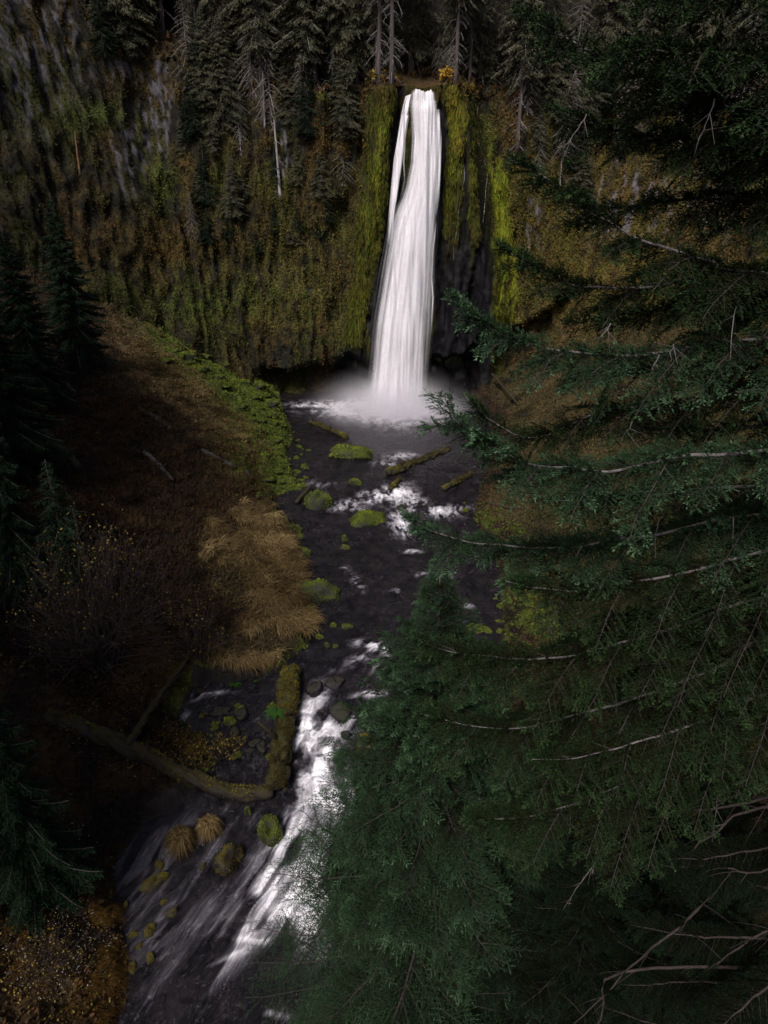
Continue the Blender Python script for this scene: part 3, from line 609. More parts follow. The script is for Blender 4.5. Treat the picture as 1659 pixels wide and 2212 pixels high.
def frond_tree(seed, h, r, nb, start=0.08, droop=0.35, per=0.30, tl=0.8, pw=1.1, bare=0, tipw=0.05, ndt=9, lean=0.0, jag=.35):
    """conifer: trunk soup + crown soup (flat drooping boughs of narrow leaf-like sprays)"""
    rg = np.random.default_rng(seed); tr = Soup(); cr = Soup(); tw = Soup()
    ks = np.linspace(0, 1, 14); tx = lean*h*ks**2
    rad = np.interp(ks, [0, .06, 1], [h*.014+.06, h*.011+.04, .02])
    tr.tube(np.stack([tx, 0*ks, ks*h], 1), rad, 8, .12)
    for b in range(nb):
        q = (b+rg.random())/nb; z = h*(start+(1-start)*q**0.9*0.985); a = b*2.399+rg.normal(0, .4)
        L = r*((1-q)**pw*(1-jag+jag*2*rg.random())+0.06)
        if q < .12: L *= .5+4*q
        el = 0.25-0.55*(1-q)+rg.normal(0, .12)
        hd = np.array([math.cos(a), math.sin(a), 0]); n = 7; s = np.linspace(0, 1, n)
        dz = L*(math.tan(el)*s-droop*s**2+0.18*s**4)
        pts = np.array([lean*h*(z/h)**2, 0, z])+hd*(L*s)[:, None]; pts[:, 2] += dz
        cr_w = max(.012, L*.009); tw.tube(pts, np.linspace(cr_w*1.6, cr_w*.4, n), 4)
        m = max(4, int(L/per*2)); u = 0.15+0.85*(np.arange(m)+rg.random(m))/m
        P = np.stack([np.interp(u, s, pts[:, i]) for i in range(3)], 1)
        side = np.array([-hd[1], hd[0], 0]); sg = np.where(np.arange(m) % 2, 1., -1.)
        l2 = tl*L**.5*(1.05-u*.75)*(.7+.6*rg.random(m))
        D = norm(hd*0.75+side*sg[:, None]*0.8+np.array([0, 0, -1])*(0.25+droop*1.2*rg.random(m))[:, None])
        # leaflets along every side spray
        kk = np.repeat(np.arange(m), ndt); f = rg.random(len(kk)); pp = P[kk]+D[kk]*(l2[kk]*f)[:, None]; pp[:, 2] -= .15*l2[kk]*f**2
        dd_ = norm(D[kk]+rg.normal(0, .45, (len(kk), 3))+np.array([0, 0, -.25])); ll = l2[kk]*.38*(.6+.8*rg.random(len(kk)))
        w = norm(np.cross(dd_, rg.normal(0, .6, (len(kk), 3))+np.array([0, 0, 1.])))*(tipw*(.7+.6*rg.random(len(kk))))[:, None]
        V = np.stack([pp-w, pp+w, pp+dd_*ll[:, None]], 1); vv, ff = tri_soup(V)
        cr.add(vv, ff, np.repeat(np.clip(rg.random()*.5+.5*rg.random(len(kk)), 0, 1), 3))
    for b in range(bare):                              # dead lower twigs
        z = h*(0.04+start*rg.random()*1.1); a = rg.random()*6.28; L = r*(.25+.5*rg.random()); hd = np.array([math.cos(a), math.sin(a), 0]); s = np.linspace(0, 1, 5)
        pts = np.array([0, 0, z])+hd*(L*s)[:, None]; pts[:, 2] += L*(-.15*s-.45*s**2)+rg.normal(0, .03, 5)*L
        tw.tube(pts, np.linspace(.03, .008, 5), 3)
        for c in range(3):
            i = 1+c; e = pts[i]+norm(hd+rg.normal(0, .6, 3)-np.array([0, 0, .6]))*L*.35; tw.tube([pts[i], e], [.012, .005], 3)
    return tr, cr, tw
def make_tree(name, trio, mb, ml, mt=None):
    tr, cr, tw = trio; t = empty(name)
    obj('trunk', tr.mesh('trunk', mb, True), t); cw = obj('crown', cr.mesh('crown', ml), t)
    if tw.n: obj('boughs', tw.mesh('boughs', mt or mb), t)
    return t
protos = {}
def proto(key, fn):
    protos[key] = [fn(), False]
def put(key, loc, scale=1, rz=0, tilt=(0, 0), label=None, cat='tree', group=None):
    p = protos[key]
    if not p[1]: o = p[0]; p[1] = True
    else: o = copy_tree(p[0])
    sz = scale if hasattr(scale, '__len__') else (scale,)*3
    o.location = tuple(loc); o.rotation_euler = (tilt[0], tilt[1], rz); o.scale = sz
    tag(o, label, cat, group)
    if group is None and 'group' in o: del o['group']
    return o
proto('tall1', lambda: make_tree('tall_conifer', frond_tree(1, 30, 4.0, 200, .26, .45, .26, .8, .6, 40, .075, 10), MT['bark_far'], MT['needle_far'], MT['deadwood']))
proto('tall2', lambda: make_tree('tall_conifer', frond_tree(2, 27, 3.6, 150, .38, .5, .30, .85, .6, 50, .07, 10), MT['bark_far'], MT['needle_far'], MT['deadwood']))
proto('tall3', lambda: make_tree('tall_conifer', frond_tree(3, 32, 4.6, 230, .08, .5, .26, .85, .7, 20, .075, 10), MT['bark_far'], MT['needle_far'], MT['bark_far']))
proto('full1', lambda: make_tree('bushy_conifer', frond_tree(4, 12, 2.8, 150, .04, .4, .20, .6, .85, 0, .05), MT['bark_far'], MT['needle_far'], MT['bark_far']))
proto('full2', lambda: make_tree('bushy_conifer', frond_tree(5, 9, 2.2, 130, .03, .35, .18, .5, .9, 0, .04), MT['bark_far'], MT['needle_dark'], MT['bark_far']))
proto('lace', lambda: make_tree('sparse_conifer', frond_tree(6, 14, 2.6, 90, .15, .7, .34, .6, .7, 30, .025, 7), MT['bark_far'], MT['needle_far'], MT['deadwood']))
proto('dark', lambda: make_tree('dark_fir', frond_tree(8, 15, 4.0, 240, .03, .30, .14, .5, .9, 0, .035, 16), MT['bark_far'], MT['needle_dark'], MT['bark_far']))
def make_snag(seed, h, r, m, nst=10, lean=.03):
    rg = np.random.default_rng(seed); s = Soup(); t = Soup(); k = np.linspace(0, 1, 16)
    x = lean*h*k+.12*np.cumsum(rg.normal(0, .3, 16))*r
    P = np.stack([x, x*.3, k*h], 1); s.tube(P, np.interp(k, [0, .1, 1], [r*1.2, r, r*.45]), 8, .25, seed=seed)
    for b in range(nst):
        q = .25+.72*rg.random(); p = np.array([np.interp(q, k, P[:, i]) for i in range(3)]); a = rg.random()*6.28
        d = np.array([math.cos(a), math.sin(a), rg.normal(-.1, .5)]); L = h*(.04+.10*rg.random()); u = np.linspace(0, 1, 5)[:, None]
        t.tube(p+d*L*u+np.array([0, 0, -1])*L*.4*u**2, np.linspace(.035, .012, 5), 4)
    e = empty('dead_snag'); obj('trunk', s.mesh('trunk', m, True), e)
    for V, F, A in zip(t.V, t.F, t.A): obj('dead_branch', mesh_np('dead_branch', V, F-F.min(), m), e)
    return e
proto('snag1', lambda: make_snag(11, 6.5, .17, MT['deadwood'], 12))
proto('snag2', lambda: make_snag(12, 8, .13, MT['deadwood'], 16, .02))
proto('snag3', lambda: make_snag(13, 5, .2, MT['orangewood'], 5, .05))

# forest on the rim: individual trees, spaced over the slope
rg = np.random.default_rng(21); placed = []
cand = []
for _ in range(5200):
    i = rg.integers(int(NS*.24), int(NS*.78)) if rg.random() < .8 else rg.integers(int(NS*.44), int(NS*.58)); d = rg.random()**1.15*30+0.4
    p = np.array([np.interp(d, dd, FV.reshape(NS, ND, 3)[i, :, k]) for k in range(3)])
    X, Y = proj(p[None]+np.array([[0, 0, 6.]]))
    if X[0] < -120 or X[0] > 1780 or Y[0] < -230: continue
    if 850 < proj(p[None])[0][0] < 945 and d < 2.5: continue
    m = (1.35+0.04*d)*(.85 if 700 < X[0] < 1100 else 1)
    if all((p[0]-q[0])**2+(p[1]-q[1])**2 > m*m for q in placed):
        placed.append(p); cand.append((p, d, X[0]))
for k, (p, d, X) in enumerate(cand[:270]):
    r_ = rg.random()
    key = ['tall1', 'tall2', 'tall3', 'full1', 'lace'][int(np.searchsorted([.30, .55, .74, .90, 1.0], r_))]
    if X > 1050 and key == 'full1' and rg.random() < .5: key = 'tall2'
    if 780 < X < 1040 and d < 3: key = 'tall2' if rg.random() < .6 else 'lace'
    where = 'left of' if X < 780 else ('directly behind' if X < 1040 else 'right of')
    lab = {'tall1': 'tall dark conifer with a long bare trunk', 'tall2': 'slender conifer with dead lower twigs', 'tall3': 'tall broad dark conifer', 'full1': 'low bushy conifer between the trunks', 'lace': 'thin sparse conifer with hanging branches'}[key]+' on the rim %s the falls' % where
    s = .52+.40*rg.random(); put(key, p-np.array([0, 0, .3]), (s*.84, s*.84, s), rg.random()*6.28, (rg.normal(0, .02), rg.normal(0, .02)), lab, 'conifer', 'forest conifers %s the falls' % where)
rg = np.random.default_rng(61); nsl = 0; sl = []
for _ in range(1200):
    if nsl >= 58: break
    i = rg.integers(int(NS*.22), int(NS*.80)); j = rg.integers(int(NH*.42), NH-3); p = CV[i, j]; X, Y = proj(p[None]); X, Y = X[0], Y[0]
    if X < -60 or X > 1700 or 745 < X < 1125 or Y > 540 or (X > 1000 and Y > 380) or (X < 380 and Y > 130) or (Y > 330 and rg.random() < .6) or any(np.hypot(*(p-q)[[0, 2]]) < 1.9 for q in sl): continue
    if blob(X, Y, 335, 215, 60, 120) > .3 or blob(X, Y, 60, 90, 120, 150) > .25: continue
    sl.append(p); nsl += 1; key = ['full1', 'full2', 'lace'][rg.integers(3)]; s_ = (.5+.4*rg.random())*(1 if Y < 300 else .55)
    put(key, p-np.array([0, 0, .3]), (s_, s_, s_), rg.random()*6.28, (0, 0), {'full1': 'bushy young conifer', 'full2': 'small dark fir', 'lace': 'thin lacy conifer'}[key]+' clinging to the upper %s wall' % ('left' if X < 800 else 'right'), 'conifer', 'young conifers on the upper %s wall' % ('left' if X < 800 else 'right'))
ORD = ['leftmost', 'second', 'third', 'fourth', 'fifth', 'sixth', 'seventh', 'eighth', 'ninth', 'tenth', 'eleventh', 'twelfth', 'thirteenth', 'fourteenth', 'fifteenth', 'sixteenth', 'seventeenth', 'eighteenth', 'nineteenth', 'twentieth']
byl = {}
for o in bpy.data.objects:
    if str(o.get('group', '')).startswith('young conifers'): byl.setdefault(o['label'], []).append(o)
for l_, os_ in byl.items():
    os_.sort(key=lambda o: float(proj(np.array(o.location)[None])[0][0]))
    if len(os_) > 1:
        for k, o in enumerate(os_[:20]): o['label'] = l_+(', leftmost of its kind' if k == 0 else ', %s of its kind from the left' % ORD[k])
rg = np.random.default_rng(88); side = []  # unseen conifers, added to shade both sides of the view
for _ in range(900):
    if len(side) >= 34: break
    y = -22+72*rg.random(); sx = -1 if rg.random() < .62 else 1; dep = max(y, 3)*CP+23*SP+4; x = sx*(dep*.56+5.5+16*rg.random())
    if y < (4 if sx > 0 else 9) or (sx < 0 and y > 38): continue
    p = drop(x, y)
    if any((x-q[0])**2+(y-q[1])**2 < 16 for q in side): continue
    side.append((x, y)); s_ = .8+.4*rg.random()
    put(['tall1', 'tall3', 'dark'][rg.integers(3)], p-np.array([0, 0, .3]), (s_*1.15, s_*1.15, s_), rg.random()*6.28, (0, 0), 'tall conifer added out of view to shade the %s side of the gorge' % ('left' if x < 0 else 'right'), 'conifer', 'added conifers shading the gorge sides')
# trees and snags traced one by one: key, base px, top px, label
def tree_px(key, bx, by, ty, h0, label, cat='conifer', wid=1.0, rz=0):
    p, n = hit(bx, by); d = ray(bx, by); top_ = at(bx, ty, p[1]); h = max(1.0, top_[2]-p[2]); s = h/h0
    return put(key, p-np.array([0, 0, .15]), (s*wid, s*wid, s), rz, (0, 0), label, cat)
tree_px('tall3', 280, 128, -420, 32, 'thick trunked conifer rooted above the streaked grey rock at upper left', wid=1.1)
tree_px('tall1', 667, 262, -380, 30, 'tall fir with drooping grey boughs left of the falls', wid=1.0, rz=1)
tree_px('tall2', 570, 272, -200, 27, 'straight bare trunked fir between two bushy trees on the left wall', rz=2)
tree_px('tall2', 1117, 330, -150, 27, 'fir with a mottled bare trunk just right of the mossy buttress', rz=3)
tree_px('tall1', 1037, 192, -560, 30, 'straight tall trunk standing on the rim right of the falls', rz=4)
tree_px('lace', 500, 255, 95, 14, 'conifer with drooping lacy branches on the upper left wall', wid=1.5, rz=1)
tree_px('full2', 405, 300, 195, 9, 'narrow dark fir on the left wall below the grey rock')
tree_px('full2', 447, 440, 295, 9, 'dark fir growing from the middle of the left wall', wid=1.0, rz=1)
tree_px('full1', 525, 425, 345, 12, 'pale bushy young fir on the left wall', wid=1.4, rz=2)
tree_px('full2', 452, 525, 445, 9, 'small dark fir low on the left wall', wid=1.3, rz=3)
tree_px('full2', 497, 515, 462, 9, 'smallest dark fir beside another low on the left wall', wid=1.5, rz=4)
tree_px('full1', 637, 525, 462, 12, 'small grey green fir low on the wall nearest the falls', wid=1.5, rz=5)
tree_px('full1', 752, 300, 185, 12, 'bushy young fir touching the left edge of the mossy buttress', wid=1.2, rz=6)
tree_px('lace', 742, 400, 250, 14, 'lichen hung conifer leaning on the left edge of the buttress', wid=1.2, rz=2)
tree_px('full1', 1250, 440, 300, 12, 'bushy fir on the orange slope right of the falls', wid=1.3, rz=2)
tree_px('lace', 1215, 350, 150, 14, 'sparse fir with fine grey branches on the right slope', wid=1.5, rz=4)
tree_px('lace', 1160, 380, 230, 14, 'sparse fir leaning over the slope beside the buttress', wid=1.2, rz=5)
tree_px('lace', 1265, 330, 180, 14, 'sparse grey fir at the head of the right slope', wid=1.4, rz=0)
tree_px('full1', 1350, 320, 200, 12, 'round topped fir at the head of the right slope', wid=1.5, rz=3)
tree_px('full1', 1560, 380, 250, 12, 'fir on the upper right slope behind the hanging boughs', wid=1.6, rz=1)
tree_px('snag1', 571, 275, 150, 6.5, 'bare pale trunk with broken branches on the left wall', 'dead tree', 1.1)
tree_px('snag2', 703, 335, 185, 8, 'slim pale snag nearest the buttress on the left wall', 'dead tree', 1.3, 1)
tree_px('snag2', 446, 238, 60, 8, 'tall thin pale snag above the left wall firs', 'dead tree', 1.0, 2)
tree_px('snag3', 172, 375, 280, 5, 'short orange brown broken trunk on the far left wall', 'dead tree', .8)
tree_px('snag1', 606, 425, 255, 6.5, 'leaning grey snag against bare rock on the left wall', 'dead tree', .9, 3)
tree_px('snag2', 521, 335, 270, 8, 'short slim snag in the middle of the left wall', 'dead tree', 1.2, 4)
tree_px('snag1', 1606, 145, 40, 6.5, 'thick pale trunk standing alone at upper right', 'dead tree', 1.6, 1)
tree_px('snag2', 1256, 110, -120, 8, 'pale white trunk rising from the forest above the right slope', 'dead tree', 1.3, 5)
tree_px('snag2', 1238, 120, -60, 8, 'grey trunk close beside a whiter one in the right forest', 'dead tree', 1.6, 2)
tree_px('snag1', 1210, 400, 345, 6.5, 'short grey snag at the foot of the sparse firs on the right', 'dead tree', 1.0, 3)
# firs on the left hill
def fir_at(key, X, Y, y, h, label, wid=1.0, rz=0):     # tip seen at (X,Y), at world distance y
    t = at(X, Y, y); g = drop(t[0], t[1]); hh = t[2]-g[2]
    return put(key, g-np.array([0, 0, .2]), (hh/h*wid, hh/h*wid, hh/h), rz, (0, 0), label, 'fir')
fir_at('dark', 105, 410, 56, 15, 'dark fir on the left hill crest against the cliff', 0.8)
fir_at('dark', 0, 480, 50, 15, 'dark fir at the left frame edge beside the hill crest fir', .85, 1)
fir_at('dark', -70, 560, 40, 15, 'dark fir cut by the left frame edge above the hill', 1.0, 2)
fir_at('dark', -75, 770, 33, 15, 'blue green fir poking in at mid left', 0.55, 3)
fir_at('full2', 95, 985, 34, 9, 'small blue green fir low in front of the mid left fir', 1.2, 4)

# ------------------------------------------------------------------ detailed boughs
def bough(spine, rg, wood, ndl, L2f, step=.055, per_m=95, nlen=.024, nw=.0042, r0=.03, t3=.055, droop=.9, tipup=.0, bareness=0.0, l3=.17, sidef=.7, gap=None, curtain=0.0, wood2=None):
    """spine: (n,3) from tip to root. adds wood tubes and needle soup"""
    seg = np.linalg.norm(np.diff(spine, axis=0), axis=1); cum = np.r_[0, np.cumsum(seg)]; Lt = cum[-1]
    wood.tube(spine, np.interp(cum, [0, Lt*.3, Lt], [.004, r0*.45, r0]), 7, .12, .5)
    us = np.arange(.01, Lt, step); us = np.clip(us+rg.normal(0, step*.25, len(us)), .005, Lt)
    Ps, Ds, Ls, Vs = [], [], [], []
    for k, u in enumerate(us):
        L2 = L2f(u/Lt, u)*(.65+.6*rg.random())
        if L2 < .03: continue
        if gap is not None and gap(u/Lt, rg): continue
        p = np.array([np.interp(u, cum, spine[:, i]) for i in range(3)]); q = np.array([np.interp(max(u-.05, 0), cum, spine[:, i]) for i in range(3)])
        f = norm(q-p+1e-6); side = norm(np.cross(f, [0, 0, 1.]))*(1 if k % 2 else -1)
        cu = float(np.clip((u-.7)/1.6, 0, 1))*curtain
        d0 = norm(f*(.75+.25*rg.random())*(1-.75*cu)+side*sidef*(.6+.8*rg.random())*(1-.35*cu)+np.array([0, 0, tipup+rg.normal(0, .14)-.5*cu]))
        n = max(4, int(L2/.07)); s = np.linspace(0, 1, n)
        c = p+d0*(L2*s)[:, None]; c[:, 2] -= droop*L2*(s**1.6)*(.55+.75*rg.random())*min(1, L2*2.5)*(1 if not curtain else .45+.75*cu)
        c += np.cumsum(rg.normal(0, .004, (n, 3)), 0)
        if L2 > .12: (wood2 or wood).tube(c, np.linspace(max(.0025, .007*L2**.5), .0015, n), 3, 0, .3)
        cl = np.linalg.norm(np.diff(c, axis=0), axis=1).sum(); m = max(2, int(cl/t3*2)); w = (np.arange(m)+rg.random(m))/m
        P = np.stack([np.interp(w, s, c[:, i]) for i in range(3)], 1); P2 = np.stack([np.interp(np.minimum(w+.06, 1.06), np.r_[s, 1.1], np.r_[c[:, i], c[-1, i]+(c[-1, i]-c[-2, i])*.1*(n-1)]) for i in range(3)], 1)
        f2 = norm(P2-P); sd = norm(np.cross(f2, np.array([0, 0, .45])+rg.normal(0, .55, 3))+1e-4)*np.where(np.arange(m) % 2, 1., -1.)[:, None]
        D = norm(f2*.8+sd*.85+rg.normal(0, .14, (m, 3))+np.array([0, 0, -.10])); ll = l3*(.35+.9*(1-w)**.6)*(.6+.6*rg.random(m))*min(1, .35+L2*1.6)
        tv = .12+rg.random()*.32+.30*math.exp(-u/.5)
        Ps += [P, c[:-1]]; Ds += [D, norm(np.diff(c, axis=0))]; Ls += [ll, np.linalg.norm(np.diff(c, axis=0), axis=1)]; Vs += [tv+.12*rg.random(m)+.30*w**2-.12*(1-w), np.full(n-1, tv)]
    if Ps:
        P, D, L, Vv = np.vstack(Ps), np.vstack(Ds), np.concatenate(Ls), np.concatenate(Vs)
        V, idx = needles(P, D, L, per_m, nlen, nw, rg); vv, ff = tri_soup(V)
        ndl.add(vv, ff, np.repeat(np.clip(Vv[idx]+rg.normal(0, .08, len(idx)), 0, 1), 3))

# young spruce in front of the river: crown assembled from bough shapes
def spruce_meshes(seed, h, r, nb, scale_needle=1.0):
    rg = np.random.default_rng(seed); kinds = []
    for k in range(7):
        w, nd = Soup(), Soup(); n = 10; s = np.linspace(1, 0, n); wig = np.cumsum(rg.normal(0, .02, n))
        spine = np.stack([s*2.6, wig, -0.30*s**1.2*1.3+.55*s**3*.9], 1)
        bough(spine, rg, w, nd, lambda f, u: .10+.75*u**.75*np.interp(f, [0, .5, .85, 1], [1, .75, .4, .1]), .13, 150, .034, .0125, .022, .085, .35, .12, l3=.24, sidef=.95)
        kinds.append((w.arr(), nd.arr()))
    tiers = [.25]; 
    while tiers[-1] < h*.9: tiers.append(tiers[-1]+.26+.028*min(tiers[-1], 12))
    tiers = np.array(tiers); tcw = np.interp(tiers, [0, 4, h], [4, 8, 10]); tc = np.cumsum(tcw)/tcw.sum()
    W, N, T_ = Soup(), Soup(), Soup(); ks = np.linspace(0, 1, 20)
    T_.tube(np.stack([.06*np.sin(ks*9), .05*np.cos(ks*7), ks*h], 1), np.interp(ks, [0, .1, 1], [h*.011, h*.008, .012]), 9, .12)
    for b in range(nb):
        q = 1-((b+rg.random())/nb)**1.35                 # more boughs towards the tip side in height share
        q = (b+rg.random())/nb
        dtop = tiers[np.searchsorted(tc, (b+.5)/nb)]+rg.normal(0, .05); z = h-dtop
        L = r*min(1, (dtop/(h*.62)))**.78*(.72+.5*rg.random())+.12
        sc = L/2.6; a = b*2.399+rg.normal(0, .3); el = np.interp(dtop, [0, 1.5, 6, h], [.9, .35, .02, -.18])+rg.normal(0, .1)
        ca, sa, ce, se = math.cos(a), math.sin(a), math.cos(el), math.sin(el)
        R = np.array([[ca, -sa, 0], [sa, ca, 0], [0, 0, 1]]) @ np.array([[ce, 0, -se], [0, 1, 0], [se, 0, ce]])
        (wv, wf_, wa), (nv, nf, na) = kinds[rg.integers(7)]
        M_ = R
        S3 = np.array([sc, max(sc, .35)*(.85+.3*rg.random()), max(sc, .4)]); keep = np.ones(len(nf), bool)
        if sc > 1.0:
            (w2v, _f, _a), (nv2, nf2, na2) = kinds[rg.integers(7)]
            kk = rg.random(len(nf2)) < min(1, (sc-1)*2+.35); tri2 = nv2[nf2[kk]]; P2 = (tri2[:, :1]*S3*np.array([.92, 1.1, 1])) @ M_.T+(tri2-tri2[:, :1]) @ M_.T+np.array([0, 0, z+.03]); vv, ff = tri_soup(P2); N.add(vv, ff, np.clip(na2[nf2[kk]].reshape(-1)*.8+rg.normal(0, .08), 0, 1))
        if sc < .55: keep = rg.random(len(nf)) < max(.10, sc*sc*1.9)      # small boughs carry fewer, same-size needles
        M_ = R
        W.add((wv*S3) @ M_.T+[0, 0, z], wf_, .5)
        tri = nv[nf[keep]]
        cen = tri[:, :1]; loc = tri-cen; P = (cen*S3) @ M_.T+loc @ M_.T+np.array([0, 0, z])
        vv, ff = tri_soup(P); N.add(vv, ff, np.clip(na[nf[keep]].reshape(-1)*.8+rg.normal(0, .08)+.1*rg.random(), 0, 1))
    # leader shoot
    V, idx = needles(np.array([[0, 0, h-.9]]), np.array([[0.02, 0, 1.]]), np.array([.95]), 160, .03, .009, rg, .1); vv, ff = tri_soup(V); N.add(vv, ff, .6)
    return T_, N, W
tp = at(950, 1246, 13.6); gp = drop(tp[0], tp[1]); hs = tp[2]-gp[2]
print('spruce height', hs, 'base', gp)
protos['spruce'] = [make_tree('young_spruce', spruce_meshes(31, hs, 4.3, 330), MT['bark'], MT['needle_y'], MT['twig_b']), False]
put('spruce', gp, 1, 0.4, (0, 0), 'blue green young spruce standing in front of the lower river', 'spruce')
SPR = protos['spruce'][0]
def spruce_copy(X, Y, y, label, wid=1.0, rz=1.0, matn=None):
    t = at(X, Y, y); g = drop(t[0], t[1]); hh = t[2]-g[2]; s = hh/hs
    o = put('spruce', g-np.array([0, 0, .1]), (s*wid, s*wid, s), rz, (0, 0), label, 'spruce')
    if matn:
        for c in o.children:
            if c.name.startswith('crown'): c.material_slots[0].link = 'OBJECT'; c.material_slots[0].material = matn
    return o
fir_at('dark', -65, 1430, 19, 15, 'green fir reaching in from the lower left edge', 0.7, 5)
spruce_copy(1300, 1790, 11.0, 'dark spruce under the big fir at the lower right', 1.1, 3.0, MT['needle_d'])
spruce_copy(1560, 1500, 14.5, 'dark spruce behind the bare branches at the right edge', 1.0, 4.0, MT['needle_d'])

# ------------------------------------------------------------------ big fir on the right: trunk just outside the frame
TX, TY = 7.9, 7.6
fir = empty('large_fir', (TX, TY, float(drop(TX, TY)[2]))); tag(fir, 'huge fir at the right edge with long drooping needle boughs', 'fir')
FZ = fir.location.z; Ofs = np.array([TX, TY, FZ])
ts = Soup(); kz = np.linspace(FZ-.5, 36, 40); ts.tube(np.stack([TX+.05*np.sin(kz*.4), TY+.04*np.cos(kz*.3), kz], 1)-Ofs, np.interp(kz, [FZ, FZ+2, 36], [.62, .45, .12]), 14, .12)
obj('trunk', ts.mesh('trunk', MT['bark'], True), fir)
BOUGHS = [  # photo points tip->root, world distance at tip / at last point, max side length, density
    ([(1118, 34), (1180, 62), (1260, 105), (1320, 135), (1380, 165), (1455, 188), (1525, 200), (1640, 235)], 8.6, 8.3, 1.00, .9),
    ([(1105, 342), (1150, 370), (1205, 402), (1265, 450), (1355, 505), (1430, 535), (1540, 565), (1650, 590)], 8.0, 7.8, .95, 1),
    ([(1078, 532), (1120, 560), (1170, 588), (1220, 608), (1280, 622), (1400, 620), (1500, 600), (1640, 590)], 8.3, 8.2, .85, .8),
    ([(977, 642), (1010, 672), (1045, 700), (1090, 723), (1140, 742), (1250, 763), (1340, 768), (1415, 765), (1540, 745), (1650, 730)], 7.5, 7.7, .85, .9),
    ([(1005, 855), (1040, 890), (1075, 918), (1130, 945), (1200, 935), (1310, 885), (1460, 878), (1560, 862), (1655, 842)], 7.9, 7.9, .75, .8),
    ([(947, 855), (975, 890), (1005, 923), (1060, 963), (1155, 1003), (1230, 1012), (1330, 1018), (1480, 985), (1650, 975)], 5.9, 6.8, .75, 1.1),
    ([(877, 1118), (905, 1133), (935, 1147), (1005, 1168), (1095, 1180), (1180, 1186), (1255, 1181), (1320, 1168), (1430, 1153), (1650, 1110)], 7.2, 7.6, .80, 1),
    ([(1090, 1255), (1150, 1268), (1240, 1280), (1330, 1262), (1430, 1245), (1540, 1225), (1650, 1190)], 6.6, 7.2, .85, 1),
    ([(908, 1385), (940, 1398), (975, 1407), (1045, 1418), (1115, 1424), (1170, 1422), (1240, 1416), (1350, 1385), (1480, 1350), (1650, 1290)], 6.7, 7.3, .95, 1.0),
    ([(905, 1540), (980, 1560), (1050, 1573), (1120, 1573), (1180, 1562), (1300, 1530), (1430, 1490), (1570, 1431), (1659, 1376)], 7.2, 7.5, .95, 1.0),
    ([(1010, 1775), (1080, 1770), (1160, 1760), (1260, 1730), (1330, 1700), (1450, 1640), (1659, 1540)], 7.0, 7.5, 1.0, 1.0),
    ([(1150, 1640), (1230, 1640), (1320, 1620), (1420, 1590), (1540, 1550), (1659, 1500)], 6.4, 7.2, .9, .8),
    ([(1200, 240), (1290, 270), (1400, 290), (1500, 300), (1640, 310)], 9.6, 8.6, 1.1, .9),
    ([(1330, 120), (1420, 110), (1520, 120), (1640, 130)], 7.2, 7.6, 1.1, .8),
    ([(1380, 10), (1450, -10), (1550, -30), (1700, -60)], 7.6, 7.6, 1.1, .9),
    ([(1290, 455), (1400, 440), (1500, 430), (1640, 430)], 9.4, 8.4, 1.0, .8),
    ([(1230, 700), (1350, 680), (1480, 660), (1640, 660)], 9.2, 8.4, .9, .7),
    ([(1160, 1080), (1280, 1080), (1420, 1070), (1640, 1050)], 8.8, 8.3, 1.0, .8),
    ([(1280, 1350), (1380, 1330), (1500, 1300), (1640, 1260)], 8.5, 8.2, .9, .8),
    ([(1330, 800), (1450, 810), (1550, 800), (1650, 790)], 8.6, 8.2, .7, .6),
    ([(1330, 930), (1450, 925), (1550, 930), (1650, 925)], 9.0, 8.4, .8, .6),
]
